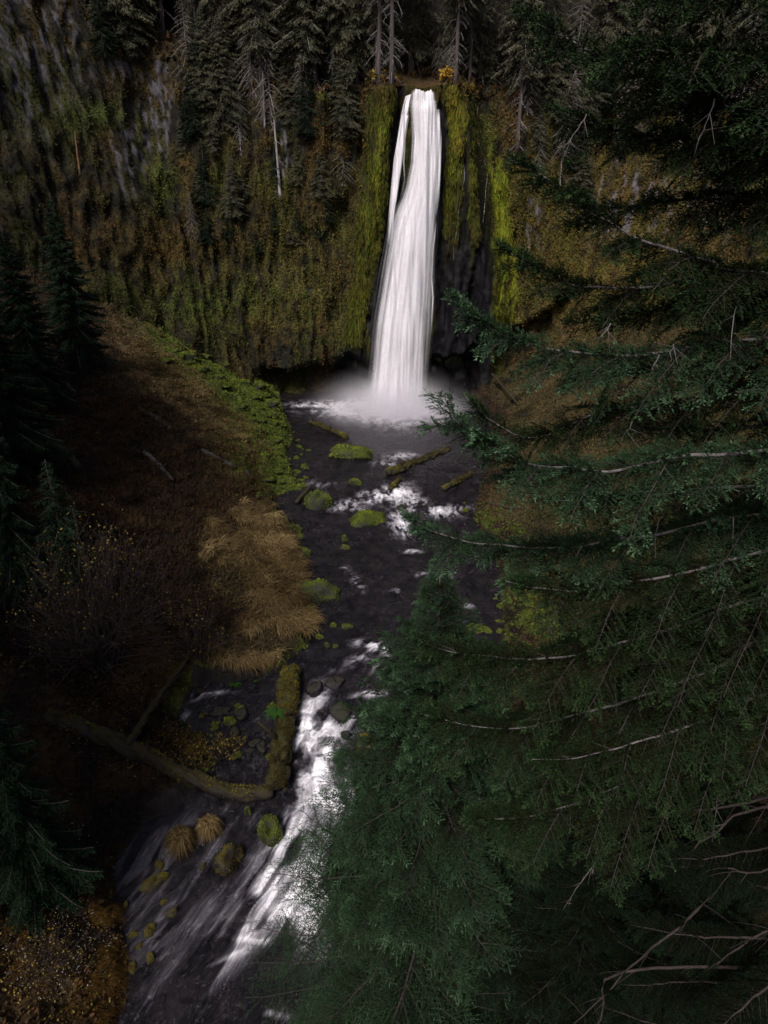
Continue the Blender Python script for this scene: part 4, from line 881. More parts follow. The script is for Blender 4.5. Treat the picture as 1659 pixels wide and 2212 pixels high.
def bough_part(px, y0, y1, l2, den, k):
    pts = [at(X, Y, y0+(y1-y0)*i/(len(px)-1)) for i, (X, Y) in enumerate(px)]
    last, prev = pts[-1], pts[-2]; dirn = (last-prev)/np.linalg.norm(last-prev)
    root = np.array([TX, TY, last[2]+dirn[2]*1.5+.1])
    pts = pts+[root]; L = sum(np.linalg.norm(pts[i+1]-pts[i]) for i in range(len(pts)-1))
    sp = spline(pts, max(20, int(L/.12)))-Ofs; sp[:, 2] += .02*noise(np.arange(len(sp))*.4, k*7.3, 0, 5)
    rg = np.random.default_rng(100+k); w, nd = Soup(), Soup()
    tw2 = Soup()
    bough(sp, rg, w, nd, lambda f, u: l2*.66*np.interp(u, [0, .12, .5, 1.2, 2.4, 9], [.18, .36, .6, .85, 1.0, .8]), .060/den, 130, .028, .0105, .034, .045, .8, .10, l3=.21, sidef=.8, gap=lambda f, r: r.random() < .05+.45*(noise(f*15, k, 0, 3) > .40), curtain=.45, wood2=tw2)
    bough(sp, rg, Soup(), nd, lambda f, u: .28*np.interp(u, [0, .3, 4], [.5, 1, 1.1]), .045, 150, .028, .011, .001, .036, .15, .50, l3=.12, sidef=.9, gap=lambda f, r: noise(f*21, k, 0, 8) > .10)
    cum_ = np.r_[0, np.cumsum(np.linalg.norm(np.diff(sp, axis=0), axis=1))]; u_ = .55; sd_ = 1
    while u_ < min(cum_[-1]-1.0, 6.2):
        p = np.array([np.interp(u_, cum_, sp[:, i]) for i in range(3)]); q = np.array([np.interp(u_-.1, cum_, sp[:, i]) for i in range(3)]); f_ = norm(q-p); side = norm(np.cross(f_, [0, 0, 1.]))*sd_
        Ls_ = (.35+.32*u_)*(.7+.5*rg.random()); Ls_ = min(Ls_, 1.35*l2); t_ = np.linspace(1, 0, 12); dr_ = norm(f_*.75+side*.75+np.array([0, 0, .05+rg.normal(0, .1)]))
        ss = p+dr_*(Ls_*t_)[:, None]; ss[:, 2] -= (.28+.25*rg.random())*Ls_*t_**1.8; ss += np.cumsum(rg.normal(0, .008, (12, 3)), 0)*t_[:, None]
        bough(ss, rg, tw2, nd, lambda f, u: .34*l2*np.interp(u, [0, .1, .4, 1.4], [.35, .6, 1, .9]), .052/den, 135, .028, .0105, .009, .042, .55, .12, l3=.14, sidef=.85, curtain=.3)
        u_ += .26+.14*rg.random(); sd_ = -sd_
    b = obj('bough', w.mesh('bough', MT['bark'], True), fir); obj('needles', nd.mesh('needles', MT['needle_y' if k in (3, 5, 6) else 'needle']), b)
    if len(tw2.V) > 60: obj('twigs', tw2.mesh('twigs', MT['twig_b']), b)
for k, (px, y0, y1, l2, den) in enumerate(BOUGHS): bough_part(px, y0, y1, l2, den, k)
BARE = [([(1535, 1312), (1600, 1280), (1659, 1247)], 7.2), ([(1320, 1652), (1380, 1615), (1450, 1592), (1560, 1560)], 7.4), ([(1580, 1660), (1659, 1622)], 7.2), ([(1425, 1527), (1495, 1481), (1570, 1431), (1659, 1377)], 7.0),
        ([(1240, 2212), (1310, 2145), (1380, 2074), (1480, 1990), (1600, 1900)], 7.6), ([(1545, 2084), (1600, 2045), (1659, 2009)], 7.0), ([(1365, 1767), (1430, 1765), (1495, 1754), (1600, 1738)], 7.3), ([(1540, 1735), (1600, 1712), (1659, 1694)], 7.0),
        ([(1570, 1874), (1659, 1877)], 7.0), ([(1400, 1455), (1500, 1400), (1659, 1330)], 7.4), ([(1230, 2380), (1300, 2190), (1350, 2100)], 7.8), ([(1580, 2212), (1620, 2150), (1659, 2110)], 7.2), ([(1420, 1900), (1540, 1800), (1659, 1740)], 7.8)]
for k, (px, y) in enumerate(BARE):
    w = Soup(); pts = [at(X, Y, y) for X, Y in px]; last = pts[-1]; pts.append(np.array([TX, TY, last[2]+.5])); sp = spline(pts, 24)-Ofs
    rg = np.random.default_rng(300+k); sp += .012*rg.normal(0, 1, sp.shape); w.tube(sp, np.linspace(.010, .034, 24), 7, .15, .5, k)
    for c in range(9):
        p = sp[rg.integers(0, 20)]; d = norm(np.array([-1, rg.normal(0, .5), -.5+rg.normal(0, .7)])); Lc = .2+.5*rg.random(); u = np.linspace(0, 1, 6)[:, None]
        w.tube(p+d*Lc*u+np.array([0, 0, -.25])*Lc*u**2, np.linspace(.007, .002, 6), 4)
    obj('dead_limb', w.mesh('dead_limb', MT['twig'], True), fir)
# further boughs deeper in the crown, copied from three shapes
deep = []
for k in range(3):
    rg = np.random.default_rng(500+k); w, nd = Soup(), Soup(); s = np.linspace(1, 0, 30); sp = np.stack([s*5.2, .15*np.cumsum(rg.normal(0, .12, 30)), -1.3*s**1.5+.8*s**3.5], 1)
    bough(sp, rg, w, nd, lambda f, u: .80*np.interp(u, [0, .15, .6, 1.6, 3.4, 9], [.2, .4, .65, .95, 1.0, .7]), .060, 110, .032, .014, .04, .05, .85, .10, l3=.24, sidef=.8, curtain=.4)
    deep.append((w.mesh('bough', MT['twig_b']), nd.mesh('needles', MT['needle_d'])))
rg = np.random.default_rng(44)
for k in range(46):
    z = 7.5+25*(k+.5)/46; a = math.radians([178, 158, 138, 198, 120, 168][k % 6]+rg.normal(0, 7)); sc = (.62+.2*rg.random())*(1 if abs(math.degrees(a)-178) > 15 else .9)
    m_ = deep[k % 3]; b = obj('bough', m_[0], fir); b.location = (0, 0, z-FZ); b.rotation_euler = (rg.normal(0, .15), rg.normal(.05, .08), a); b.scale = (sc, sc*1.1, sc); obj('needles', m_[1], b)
# fine dead twigs hanging below the boughs
rg = np.random.default_rng(77)
for (X, Y, X2, Y2) in [(1255, 1183, 1225, 1270), (1425, 765, 1395, 830), (1455, 745, 1445, 780), (1590, 660, 1575, 790), (1240, 1740, 1235, 1800), (1170, 1430, 1175, 1530), (1325, 1430, 1330, 1560), (1270, 250, 1220, 320), (1545, 210, 1510, 300), (1290, 1860, 1210, 1970), (1555, 1690, 1545, 1830), (1365, 910, 1345, 960), (1190, 775, 1160, 830), (1320, 700, 1290, 740), (1420, 1120, 1415, 1230), (1585, 1120, 1578, 1250), (1595, 1330, 1590, 1440), (1465, 1500, 1460, 1640)]:
    w = Soup(); a, b = at(X, Y, 7.3), at(X2, Y2, 7.3); u = np.linspace(0, 1, 8)[:, None]; c = a+(b-a)*u-Ofs+np.cumsum(rg.normal(0, .008, (8, 3)), 0); w.tube(c, np.linspace(.007, .002, 8), 4)
    for j in range(5):
        p = c[rg.integers(1, 7)]; w.tube([p, p+rg.normal(0, .09, 3)+np.array([0, 0, -.08])], [.003, .001], 3)
    obj('hanging_twig', w.mesh('hanging_twig', MT['bark']), fir)

# ------------------------------------------------------------------ boulders
def rock_mesh(name, seed, mt, sub=4, flat=.95, amp=.42):
    import bmesh
    bm = bmesh.new(); bmesh.ops.create_icosphere(bm, subdivisions=sub, radius=1)
    V = np.array([v.co[:] for v in bm.verts]); F = np.array([[v.index for v in f.verts] for f in bm.faces]); bm.free()
    r = 1+amp*fbm(V[:, 0]*1.1+seed*3.1, V[:, 1]*1.1, V[:, 2]*1.1, seed, 2)*1.6+amp*.35*fbm(V[:, 0]*4+seed, V[:, 1]*4, V[:, 2]*4, seed+5, 3)
    # a few planar facets
    rg = np.random.default_rng(seed)
    V = V*r[:, None]
    for _ in range(9):
        n = norm(rg.normal(0, 1, 3)); d = V @ n; c = .55+.3*rg.random(); V -= np.outer(np.clip(d-c, 0, None)*.85, n)
    V[:, 2] *= flat; V[:, 2] = np.where(V[:, 2] < -.25, -.25+(V[:, 2]+.25)*.4, V[:, 2])
    return mesh_np(name, V, F, mt, True)
RK = {k: [rock_mesh('mossy_boulder', i+5, MT[k], 4) for i in range(4)] for k in ('moss_rock', 'moss_rock_y', 'wet_rock')}
fz = {}
def fuzz_mesh(seed, rm, mt, size=.07, n=2600, minz=.0, ln=1.0):
    rg = np.random.default_rng(seed); me = rm; nv = len(me.vertices); co = np.zeros(nv*3, np.float32); me.vertices.foreach_get('co', co); co = co.reshape(-1, 3)
    nn = norm(co*np.array([1, 1, 1.6])); ok = np.where(nn[:, 2]+.35*fbm(co[:, 0]*3, co[:, 1]*3, co[:, 2]*3, seed, 2) > minz)[0]
    i = rg.choice(ok, n); p = co[i]+rg.normal(0, .02, (n, 3)); d = norm(nn[i]*.6+rg.normal(0, .5, (n, 3)))
    w = norm(np.cross(d, rg.normal(0, 1, (n, 3))))*size*.35
    V = np.stack([p-w, p+w, p+d*(size*ln*(.6+.8*rg.random(n)))[:, None]], 1); vv, ff = tri_soup(V)
    return mesh_np('moss_tufts', vv, ff, mt, False, attrs={'var': np.repeat(np.clip(.5+.9*fbm(p[:, 0]*1.5, p[:, 1]*1.5, p[:, 2], seed, 2)+.25*rg.random(n), 0, 1), 3)})
MT['mossfuzz'] = mat_leaf('moss_tufts', (0.014, 0.020, 0.004), (0.065, 0.085, 0.009), (0.17, 0.21, 0.016), 0.9)
MT['mossfuzz_y'] = mat_leaf('yellow_moss_tufts', (0.016, 0.012, 0.004), (0.06, 0.045, 0.008), (0.15, 0.13, 0.014), 0.9)
for k, m_ in (('moss_rock', 'mossfuzz'), ('moss_rock_y', 'mossfuzz_y')): fz[k] = [fuzz_mesh(50+i, RK[k][i], MT[m_]) for i in range(4)]
nrock = [0]
def rock(X, Y, w, h, kind, label, cat='boulder', group=None, rz=None, ground_=False, sink=.15, dep=None):
    i = nrock[0] % 4; nrock[0] += 1
    p = hit(X, Y+h*.3)[0] if ground_ else on_water(X, Y+h*.3); s = dpx(p); rx = w*s*.54; rz_ = h*s*.85
    o = obj('wet_rock' if kind == 'wet_rock' else 'mossy_boulder', RK[kind][i]); o.location = (p[0], p[1]+rx*.3, p[2]-rz_*sink+.05)
    o.scale = (rx, dep or rx*.8, rz_); o.rotation_euler = (0, 0, nrock[0]*1.7 if rz is None else rz)
    if kind in fz: f = obj('moss', fz[kind][i], o)
    tag(o, label, cat, group); return o
rock(762, 980, 100, 26, 'moss_rock', 'wide flat mossy rock in the stream just below the pool', rz=.1, dep=1.6)
rock(788, 1118, 80, 38, 'moss_rock', 'bright mossy boulder in mid stream beside the upper rapids', rz=.3)
rock(687, 1083, 54, 50, 'moss_rock', 'squat mossy boulder at the left bank beside the upper rapids', rz=.2)
rock(690, 1282, 88, 40, 'moss_rock', 'broad mossy mound jutting from the left bank in mid picture', rz=.1)
rock(766, 1042, 36, 12, 'moss_rock', 'small low mossy rock above the mid stream boulder')
rock(1021, 1358, 46, 18, 'moss_rock', 'low mossy rock near the right bank above the spruce tip', rz=0)
rock(578, 1796, 62, 58, 'moss_rock', 'green mossy boulder left of the lower white chute')
rock(492, 1858, 72, 52, 'moss_rock_y', 'yellow mossy boulder standing alone in the lower pool')
rock(534, 1752, 16, 30, 'moss_rock', 'small green topped rock between the log and the lower boulders')
rock(792, 1602, 60, 46, 'moss_rock_y', 'yellowish mossy boulder on the right of the white chute')
rock(333, 1912, 60, 26, 'moss_rock_y', 'long narrow mossy rock at the left of the lower pool', rz=.8, dep=.28)
rock(968, 800, 96, 66, 'wet_rock', 'large dark wet boulder at the right foot of the falls', ground_=True, sink=.2, rz=.2)
rock(966, 765, 76, 50, 'moss_rock', 'mossy ledge block resting above the dark boulder by the falls', ground_=True, sink=.1, rz=.1)
rock(640, 1142, 34, 22, 'moss_rock', 'small mossy stone, upper of two at the left bank above the tan grass')
rock(650, 1196, 38, 24, 'moss_rock', 'small mossy stone, lower of two beside the tan grass')
rock(1125, 1496, 40, 30, 'moss_rock', 'bright moss clump seen through the fir boughs right of the spruce', ground_=True)
for n_, (X, Y, w, h) in enumerate([(680, 1492, 46, 30), (733, 1532, 62, 34), (725, 1478, 40, 20), (745, 1590, 24, 16), (800, 1570, 30, 18), (905, 1112, 26, 10), (870, 1098, 24, 10), (930, 1092, 22, 9)]):
    rock(X, Y, w, h, 'wet_rock', ['dark wet rock at the left head of the main chute', 'largest dark rock splitting the main chute', 'dark rock just above the split of the chute', 'small dark rock in the white water of the chute', 'dark rock under the spruce side of the chute', 'dark stone in the upper rapids, nearest the right', 'dark stone in the middle of the upper rapids', 'smallest dark stone in the upper rapids'][n_])
for (X, Y, w) in [(270, 1959, 20), (285, 2019, 22), (325, 2011, 30), (370, 1974, 24), (325, 2071, 26), (352, 1949, 18), (287, 2091, 24), (437, 1874, 16), (345, 1870, 26), (300, 2045, 16), (705, 1285, 22), (745, 1165, 22), (748, 1182, 22), (720, 1350, 20), (750, 1352, 22), (708, 1395, 16), (725, 1396, 14), (690, 1375, 22)]:
    rock(X, Y, w, w*.55, 'moss_rock_y' if X < 500 else 'moss_rock', 'small dark rock barely breaking the water along the left bank', group='small rocks breaking the water', sink=.35)
rg = np.random.default_rng(5)
BK = rock_mesh('mossy_hummock', 31, MT['moss_rock'], 3, .65)
BKF = fuzz_mesh(91, BK, MT['mossfuzz'], .14, 1300, .25)
def scatter_rocks(poly, n, smin, smax, label, group, name='mossy_hummock', two=True):
    (x0, y0, x1, y1, wid) = poly; c = 0
    for _ in range(n*3):
        if c >= n: break
        t = rg.random(); X = x0+(x1-x0)*t+rg.normal(0, wid); Y = y0+(y1-y0)*t+rg.normal(0, wid*.45); p, nn = hit(X, Y)
        if p[1] > 79 or nn[2] < .4: continue
        if p[2] < zw(p[1])-.05: p = on_water(X, Y)
        s = smin+(smax-smin)*rg.random()**2; wt = 'side channel' in label and rg.random() < .55; o = obj('wet_rock' if wt else name, RK['wet_rock'][2] if wt else BK); o.location = (p[0], p[1], p[2]-.1*s); o.scale = (s, s*(.7+.4*rg.random()), s*(.6+.4*rg.random())); o.rotation_euler = (0, 0, rg.random()*6.28)
        if wt: tag(o, 'dark wet stone in the side channel behind the log', 'rock', 'dark stones in the side channel'); c += 1; continue
        obj('moss', BKF, o); tag(o, label, 'mossy rock', group); c += 1
scatter_rocks((370, 750, 600, 890, 30), 80, .3, .95, 'moss covered rock heaped in the green band under the left cliff', 'mossy rocks under the left cliff')
scatter_rocks((560, 900, 610, 1060, 22), 34, .25, .7, 'moss covered rock on the left bank beside the pool outlet', 'mossy rocks by the pool outlet')
scatter_rocks((1110, 1270, 1170, 1400, 40), 60, .12, .36, 'small mossy stone on the right bank beyond the spruce', 'mossy stones on the right bank')
scatter_rocks((1040, 1090, 1120, 1160, 30), 26, .12, .35, 'small mossy stone on the gravel right of the upper rapids', 'mossy stones right of the rapids')
scatter_rocks((640, 930, 660, 1040, 10), 10, .15, .35, 'small mossy stone at the water edge below the pool', 'stones at the water edge')
scatter_rocks((470, 1530, 570, 1620, 40), 44, .12, .45, 'small mossy stone in the side channel behind the log', 'stones in the side channel')
scatter_rocks((500, 1450, 560, 1470, 16), 8, .2, .4, 'green clump at the head of the side channel', 'clumps at the side channel')

# ------------------------------------------------------------------ logs
def log(px, r, mt, label, ground_=True, lift=.5, stubs=3, name='fallen_log', pts=None, fuzz=None, seed=0, rend=None):
    P = []
    for (X, Y) in px:
        p = hit(X, Y)[0]
        w = on_water(X, Y)
        if p[2] < zw(p[1])-.05: p = w
        P.append(p+np.array([0, 0, r*lift]))
    if pts is not None: P = pts
    P = spline(P, 100); b = P[0].copy(); P = P-b; s = Soup(); rr = np.linspace(r, rend or r*.8, 100)
    q_ = np.arange(100)*.4; rr = rr*(1+.15*noise(q_*.31, seed*3.3, 0, 2)+.10*noise(q_*1.3, seed*2.3, 0, 3)); P = P+np.c_[.15*r*noise(q_*.4, seed, 0, 4), np.zeros(100), .18*r*noise(q_*.4, seed, 5, 4)]; rr[:3] *= [.5, .75, .95]; rr[-3:] *= [.9, .75, .45]; s.tube(P, rr, 26, .28, .5, seed); o = obj(name, s.mesh(name, mt, True), loc=b); rg = np.random.default_rng(seed+400)
    for k in range(stubs):
        i = rg.integers(10, 90); d = norm(np.array([rg.normal(), -.3, .3+rg.random()])); st = Soup(); st.tube([P[i], P[i]+d*r*1.6, P[i]+d*r*(2.4+2*rg.random())], [r*.25, r*.18, r*.08], 6, .2); obj('branch_stub', st.mesh('branch_stub', mt, True), o)
    if fuzz:
        n = int(fuzz); i = rg.integers(0, 99, n); t = rg.random(n)[:, None]; a = rg.normal(math.pi/2, .9, n); c = P[i]*(1-t)+P[i+1]*t
        T_ = norm(P[i+1]-P[i]); A = norm(np.cross(T_, [0, 0, 1.])); B = norm(np.cross(A, T_)); nn = A*np.cos(a)[:, None]+B*np.sin(a)[:, None]
        p = c+nn*rr[i][:, None]*.98; d = norm(nn*.5+rg.normal(0, .5, (n, 3))+np.array([0, 0, -.2])); w = norm(np.cross(d, rg.normal(0, 1, (n, 3))))*.03
        keep = fbm(p[:, 0]*1.5, p[:, 1]*1.5, p[:, 2], 8, 3) > -.2; V = np.stack([p-w, p+w, p+d*.12*(.5+rg.random((n, 1)))], 1)[keep]; vv, ff = tri_soup(V)
        obj('moss', mesh_np('moss', vv, ff, MT['mossfuzz_y'], attrs={'var': np.repeat(np.clip(.45+.8*fbm(p[keep][:, 0]*.8, p[keep][:, 1]*.8, 0, 9, 2)+.2*rg.random(keep.sum()), 0, 1), 3)}), o)
    tag(o, label, 'log'); return o
def wpt(X, Y, up):
    p = on_water(X, Y); g = hit(X, Y)[0]
    return (g if g[2] > p[2]+.05 else p)+np.array([0, 0, up])
def logw(pts, r, mt, label, **k):
    return log([], r, mt, label, pts=[wpt(*p) for p in pts], **k)
logw([(630, 1458, .5), (622, 1540, .5), (612, 1630, .55), (598, 1722, .6)], .56, MT['log_moss'], 'thick moss covered log lying along the left side of the white chute', fuzz=14000, seed=1, stubs=2)
logw([(590, 1722, .3), (500, 1720, .3), (400, 1683, .35), (300, 1634, .3), (200, 1592, .3), (100, 1555, .3)], .30, MT['log'], 'long fallen trunk crossing the lower left bank to the mossy log', fuzz=2200, seed=2, rend=.42)
logw([(412, 1440, .7), (380, 1490, .9), (330, 1570, 1.1), (283, 1642, .9)], .13, MT['log'], 'slim leaning trunk resting across the long fallen trunk', seed=3, rend=.2)
log([(42, 893), (100, 950), (175, 1022)], .4, MT['log'], 'thick dark log sloping down the left hill', seed=4, lift=.6)
log([(0, 1148), (55, 1192)], .55, MT['log'], 'broad log end at the left frame edge', seed=5)
log([(435, 975), (490, 1003), (542, 1030)], .17, MT['log_grey'], 'pale grey log near the bank above the tan grass', seed=6, lift=1)
log([(298, 886), (335, 905), (372, 930)], .24, MT['log'], 'dark short log on the left hill among brown grass', seed=7)
log([(310, 978), (345, 1010), (375, 1043)], .16, MT['log_grey'], 'thin grey log lower on the brown left hill', seed=8, lift=.9)
log([(55, 792), (80, 808), (108, 826)], .14, MT['log_grey'], 'short thin log high on the far left hill', seed=9, lift=1)
log([(120, 812), (140, 832), (166, 860)], .22, MT['log_grey'], 'splintered grey log high on the left hill', seed=10, lift=1)
log([(292, 690), (320, 706), (352, 730)], .3, MT['log_moss'], 'mossy log at the crest where the hill meets the cliff', seed=11, fuzz=1500)
log([(370, 750), (405, 762), (442, 775)], .26, MT['log_moss'], 'mossy log in the green band under the cliff', seed=12, fuzz=1500)
logw([(834, 1028, .25), (900, 1008, .45), (972, 986, .8)], .34, MT['log_moss'], 'mossy log lying across the stream below the pool', fuzz=2500, seed=13, stubs=4)
logw([(955, 1062, .2), (1022, 1032, .5)], .24, MT['log_moss'], 'second mossy log beyond the rapids, nearer the right bank', fuzz=1200, seed=14)
logw([(842, 1060, .1), (864, 1040, .3)], .18, MT['log_moss'], 'short mossy stub standing in the upper rapids', fuzz=500, seed=15, stubs=0)
logw([(668, 918, .35), (710, 932, .25), (752, 948, .15)], .26, MT['log_moss'], 'mossy log reaching from the left bank into the pool', fuzz=2500, seed=16)
logw([(640, 1094, .3), (655, 1078, .4), (672, 1062, .5)], .16, MT['log'], 'dark log leaning beside the squat boulder', seed=17, stubs=1)
logw([(1060, 836, 1.6), (1120, 880, .2)], .13, MT['log'], 'thin dark log leaning on the right shore of the pool', seed=18, stubs=1)
log([(1187, 1368), (1214, 1410)], .12, MT['log'], 'thin dark log on the mossy right bank', seed=19, lift=1.2)
log([(1040, 1088), (1100, 1100), (1150, 1105)], .12, MT['log'], 'dark driftwood pole on the gravel right of the rapids', seed=20, lift=1.2)

# ------------------------------------------------------------------ grass and low cover
def blades(P, L, W, az, drp, rg, seg=4):
    """curved grass blades; P (n,3)"""
    n = len(P); s = np.linspace(0, 1, seg+1)
    hd = np.stack([np.cos(az), np.sin(az), 0*az], 1); sd = np.stack([-np.sin(az), np.cos(az), 0*az], 1)
    c = P[:, None]+hd[:, None]*(L*.75)[:, None, None]*(s**1.3)[None, :, None]
    c[..., 2] += (L*.85)[:, None]*(s-drp[:, None]*s**2)
    w = (W[:, None]*(1-s*.92))[..., None]*sd[:, None]/2
    V = np.stack([c-w, c+w], 2).reshape(-1, 3)
    i = (np.arange(n)*(seg+1)*2)[:, None]+2*np.arange(seg)[None]
    F = np.stack([i, i+1, i+3, i+2], -1).reshape(-1, 4)
    return V, F
def px_scatter(cx, cy, rx, ry, n, rg, rot=0):
    """ground points seen inside an ellipse of the photo"""
    out = []; c, s = math.cos(math.radians(rot)), math.sin(math.radians(rot))
    for _ in range(n):
        r = math.sqrt(rg.random()); a = rg.random()*6.2832; u, v = r*math.cos(a)*rx, r*math.sin(a)*ry
        p, nn = hit(cx+u*c-v*s, cy+u*s+v*c)
        if nn[2] > .2 and p[2] > zw(p[1])+.02: out.append(p)
    return np.array(out).reshape(-1, 3)
def grass_patch(name, ells, mt, label, L=(.5, 1.0), W=.022, blades_per=55, spread=.35, droop=1.1, seed=0, down=None, cat='grass', gapt=-9):
    rg = np.random.default_rng(seed); T_ = np.vstack([px_scatter(*e[:4], e[4], rg, e[5] if len(e) > 5 else 0) for e in ells])
    T_ = T_[fbm(T_[:, 0]*.55, T_[:, 1]*.55, 0, 77, 3)+.25*rg.random(len(T_)) > gapt]
    m = len(T_); k = np.repeat(np.arange(m), blades_per); n = len(k)
    az0 = rg.random(m)*6.28 if down is None else down+1.6*fbm(T_[:, 0]*.5, T_[:, 1]*.5, 0, 31, 2)+rg.normal(0, .8, m)
    P = T_[k]+np.c_[rg.normal(0, spread*.5, n), rg.normal(0, spread*.5, n), np.full(n, -.04)]
    az = az0[k]+rg.normal(0, .75, n); ln = (L[0]+(L[1]-L[0])*rg.random(n))*(.7+.6*rg.random(m))[k]
    V, F = blades(P, ln, W*(.6+.8*rg.random(n)), az, droop*(.6+.5*rg.random(n)), rg)
    var = np.clip((.5+.55*fbm(T_[:, 0]*.7, T_[:, 1]*.7, 0, 5, 3)+.35*(rg.random(m)-.5))[k]+rg.normal(0, .2, n), 0, 1)
    o = obj(name, mesh_np(name, V, F, mt, False, attrs={'var': np.repeat(var, 10)})); tag(o, label, cat, kind='stuff'); return o
grass_patch('dry_grass', [(545, 1150, 80, 70, 330), (560, 1240, 95, 80, 420), (600, 1330, 75, 55, 230), (530, 1395, 80, 40, 200), (470, 1200, 50, 90, 120)], MT['grass'], 'matted tan grass drooping over the left bank beside the river', L=(.5, 1.3), W=.045, blades_per=44, spread=.40, seed=3, down=-.6, gapt=.02)
grass_patch('short_dry_grass', [(400, 850, 150, 45, 900, 38), (500, 930, 90, 40, 420, 38), (360, 780, 90, 30, 300, 38)], MT['grass'], 'short tan grass on the tan strip of the left hill', L=(.2, .42), W=.03, blades_per=26, spread=.55, seed=4, down=-.3)
MT['bracken'] = mat_leaf('dead_bracken', (0.010, 0.006, 0.004), (0.035, 0.019, 0.008), (0.075, 0.042, 0.016), 0.9)
grass_patch('brown_bracken', [(300, 1000, 280, 150, 1500), (160, 820, 180, 130, 500), (480, 1080, 120, 60, 300), (200, 1160, 220, 60, 400), (400, 1280, 60, 140, 200), (530, 1330, 90, 40, 60)], MT['bracken'], 'dead brown bracken covering the left hill', L=(.25, .75), W=.035, blades_per=30, spread=.6, droop=.7, seed=5)
grass_patch('orange_tuft_grass', [(225, 1975, 34, 22, 26), (230, 2080, 30, 40, 26), (200, 2150, 60, 60, 40), (60, 2050, 60, 100, 20), (440, 1600, 60, 30, 20), (560, 1715, 40, 14, 16)], MT['grass_o'], 'orange tufted grass at the lower left water edge', L=(.3, .7), W=.014, blades_per=90, spread=.22, droop=1.2, seed=6, down=-.5)
for (X, Y, w, lab) in [(453, 1776, 52, 'round tan tussock of grass on a rock in the lower pool'), (391, 1802, 62, 'darker grass tussock on a rock left of the round one')]:
    p = on_water(X, Y+w*.4); s = dpx(p); r = w*s*.5; rg = np.random.default_rng(int(X)); n = 1500
    th = rg.random(n)*6.28; q = np.sqrt(rg.random(n))*.55*r; P = np.stack([np.cos(th)*q, np.sin(th)*q, np.full(n, .35*r)+r*.75*np.sqrt(np.clip(1-(q/r)**2, 0, 1))], 1)
    V, F = blades(P, r*(.5+.9*rg.random(n)), np.full(n, .026), th+rg.normal(0, .9, n), 1.3+1.1*rg.random(n), rg)
    e = obj('grass_tussock', mesh_np('grass_tussock', V, F, MT['grass'], attrs={'var': np.repeat(np.clip(rg.normal(.42 if X > 420 else .2, .28, n), 0, 1), 10)}), loc=p); tag(e, lab, 'tussock')
    c = obj('rock_core', RK['wet_rock'][1], e); c.scale = (r*.6, r*.6, r*.8)
# leafy cover on cliff and hill: many small leaves taking the colour of the wall they grow on
rg = np.random.default_rng(9)
def leaf_cover(name, idx, V, Nn, cols, size, label, seed, hang=.6, out=.35, wd=.35):
    rg = np.random.default_rng(seed); n = len(idx); p = V[idx]+rg.normal(0, .09, (n, 3))+Nn[idx]*(.03+.12*rg.random((n, 1)))
    d = norm(Nn[idx]*out+np.array([0, 0, -1])*hang+rg.normal(0, .5, (n, 3))); w = norm(np.cross(d, Nn[idx]+rg.normal(0, .5, (n, 3)))); sz = size*(.5+rg.random((n, 1)))
    T_ = np.stack([p-w*sz*wd, p+w*sz*wd, p+d*sz+w*sz*wd*.7, p+d*sz-w*sz*wd*.7], 1)
    c = cols[idx]*(.6+.9*rg.random((n, 1)))*(1+.18*rg.normal(0, 1, (n, 3))*np.array([1, .6, .3])); hot = rg.random(n) < .03; c[hot] = c[hot]*1.2+np.array([.03, .022, .005])
    o = obj(name, mesh_np(name, T_.reshape(-1, 3), np.arange(n*4).reshape(-1, 4), MT['cover'], cols=np.repeat(np.clip(c, .002, .6), 4, 0))); tag(o, label, 'plants', kind='stuff')
CN = np.cross(np.gradient(CV, axis=0), np.gradient(CV, axis=1)); CN = norm(CN); sgn = np.sign((CN[..., 0]*NRM[:, 0:1]+CN[..., 1]*NRM[:, 1:2])); CN = (-CN*sgn[..., None]).reshape(-1, 3)
PXc, PYc = proj(CVf); lum = ccol.sum(1); vis = (PXc > -60) & (PXc < 1720) & (PYc > -60) & (PYc < 950) & (CVf[:, 1] > 20)
notrock = np.abs(ccol[:, 2]/(ccol[:, 0]+1e-6)) < .55
bt = butt.ravel()
mossy = (ccol[:, 1] > .055)*(ccol[:, 1] > ccol[:, 0]*1.02)*(PXc > 730)*(PXc < 1150)
wgt = vis*notrock*(.15+lum*6)*(1-bt)*(1-mossy); wgt = wgt/wgt.sum()
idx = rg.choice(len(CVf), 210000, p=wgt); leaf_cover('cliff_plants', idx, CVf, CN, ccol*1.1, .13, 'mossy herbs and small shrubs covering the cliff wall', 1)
wgt = vis*notrock*np.maximum(bt, mossy)*(lum > .08)*1.0; wgt = wgt/wgt.sum()
idx = rg.choice(len(CVf), 60000, p=wgt); leaf_cover('hanging_moss', idx, CVf, CN, ccol, .30, 'bright green moss hanging on the columns beside the falls', 2, 3.5, .25, .10)
FN = np.tile([0, -.3, .95], (FV3.shape[0]*ND, 1)); fvv = FV3.reshape(-1, 3); wgt = ((DD[sub].ravel() < 9)*np.exp(-DD[sub].ravel()/4)); PXf, PYf = proj(fvv); wgt = wgt*(PXf > -60)*(PXf < 1720)*((PXf < 868) | (PXf > 950) | (DD[sub].ravel() > 2)); wgt = wgt/wgt.sum()
idx = rg.choice(len(fvv), 26000, p=wgt); fvj = fvv+np.random.default_rng(3).normal(0, .25, fvv.shape); leaf_cover('rim_undergrowth', idx, fvj, FN, fc*1.3, .26, 'brown and rust undergrowth along the rim of the cliff', 4, -.9, .9)
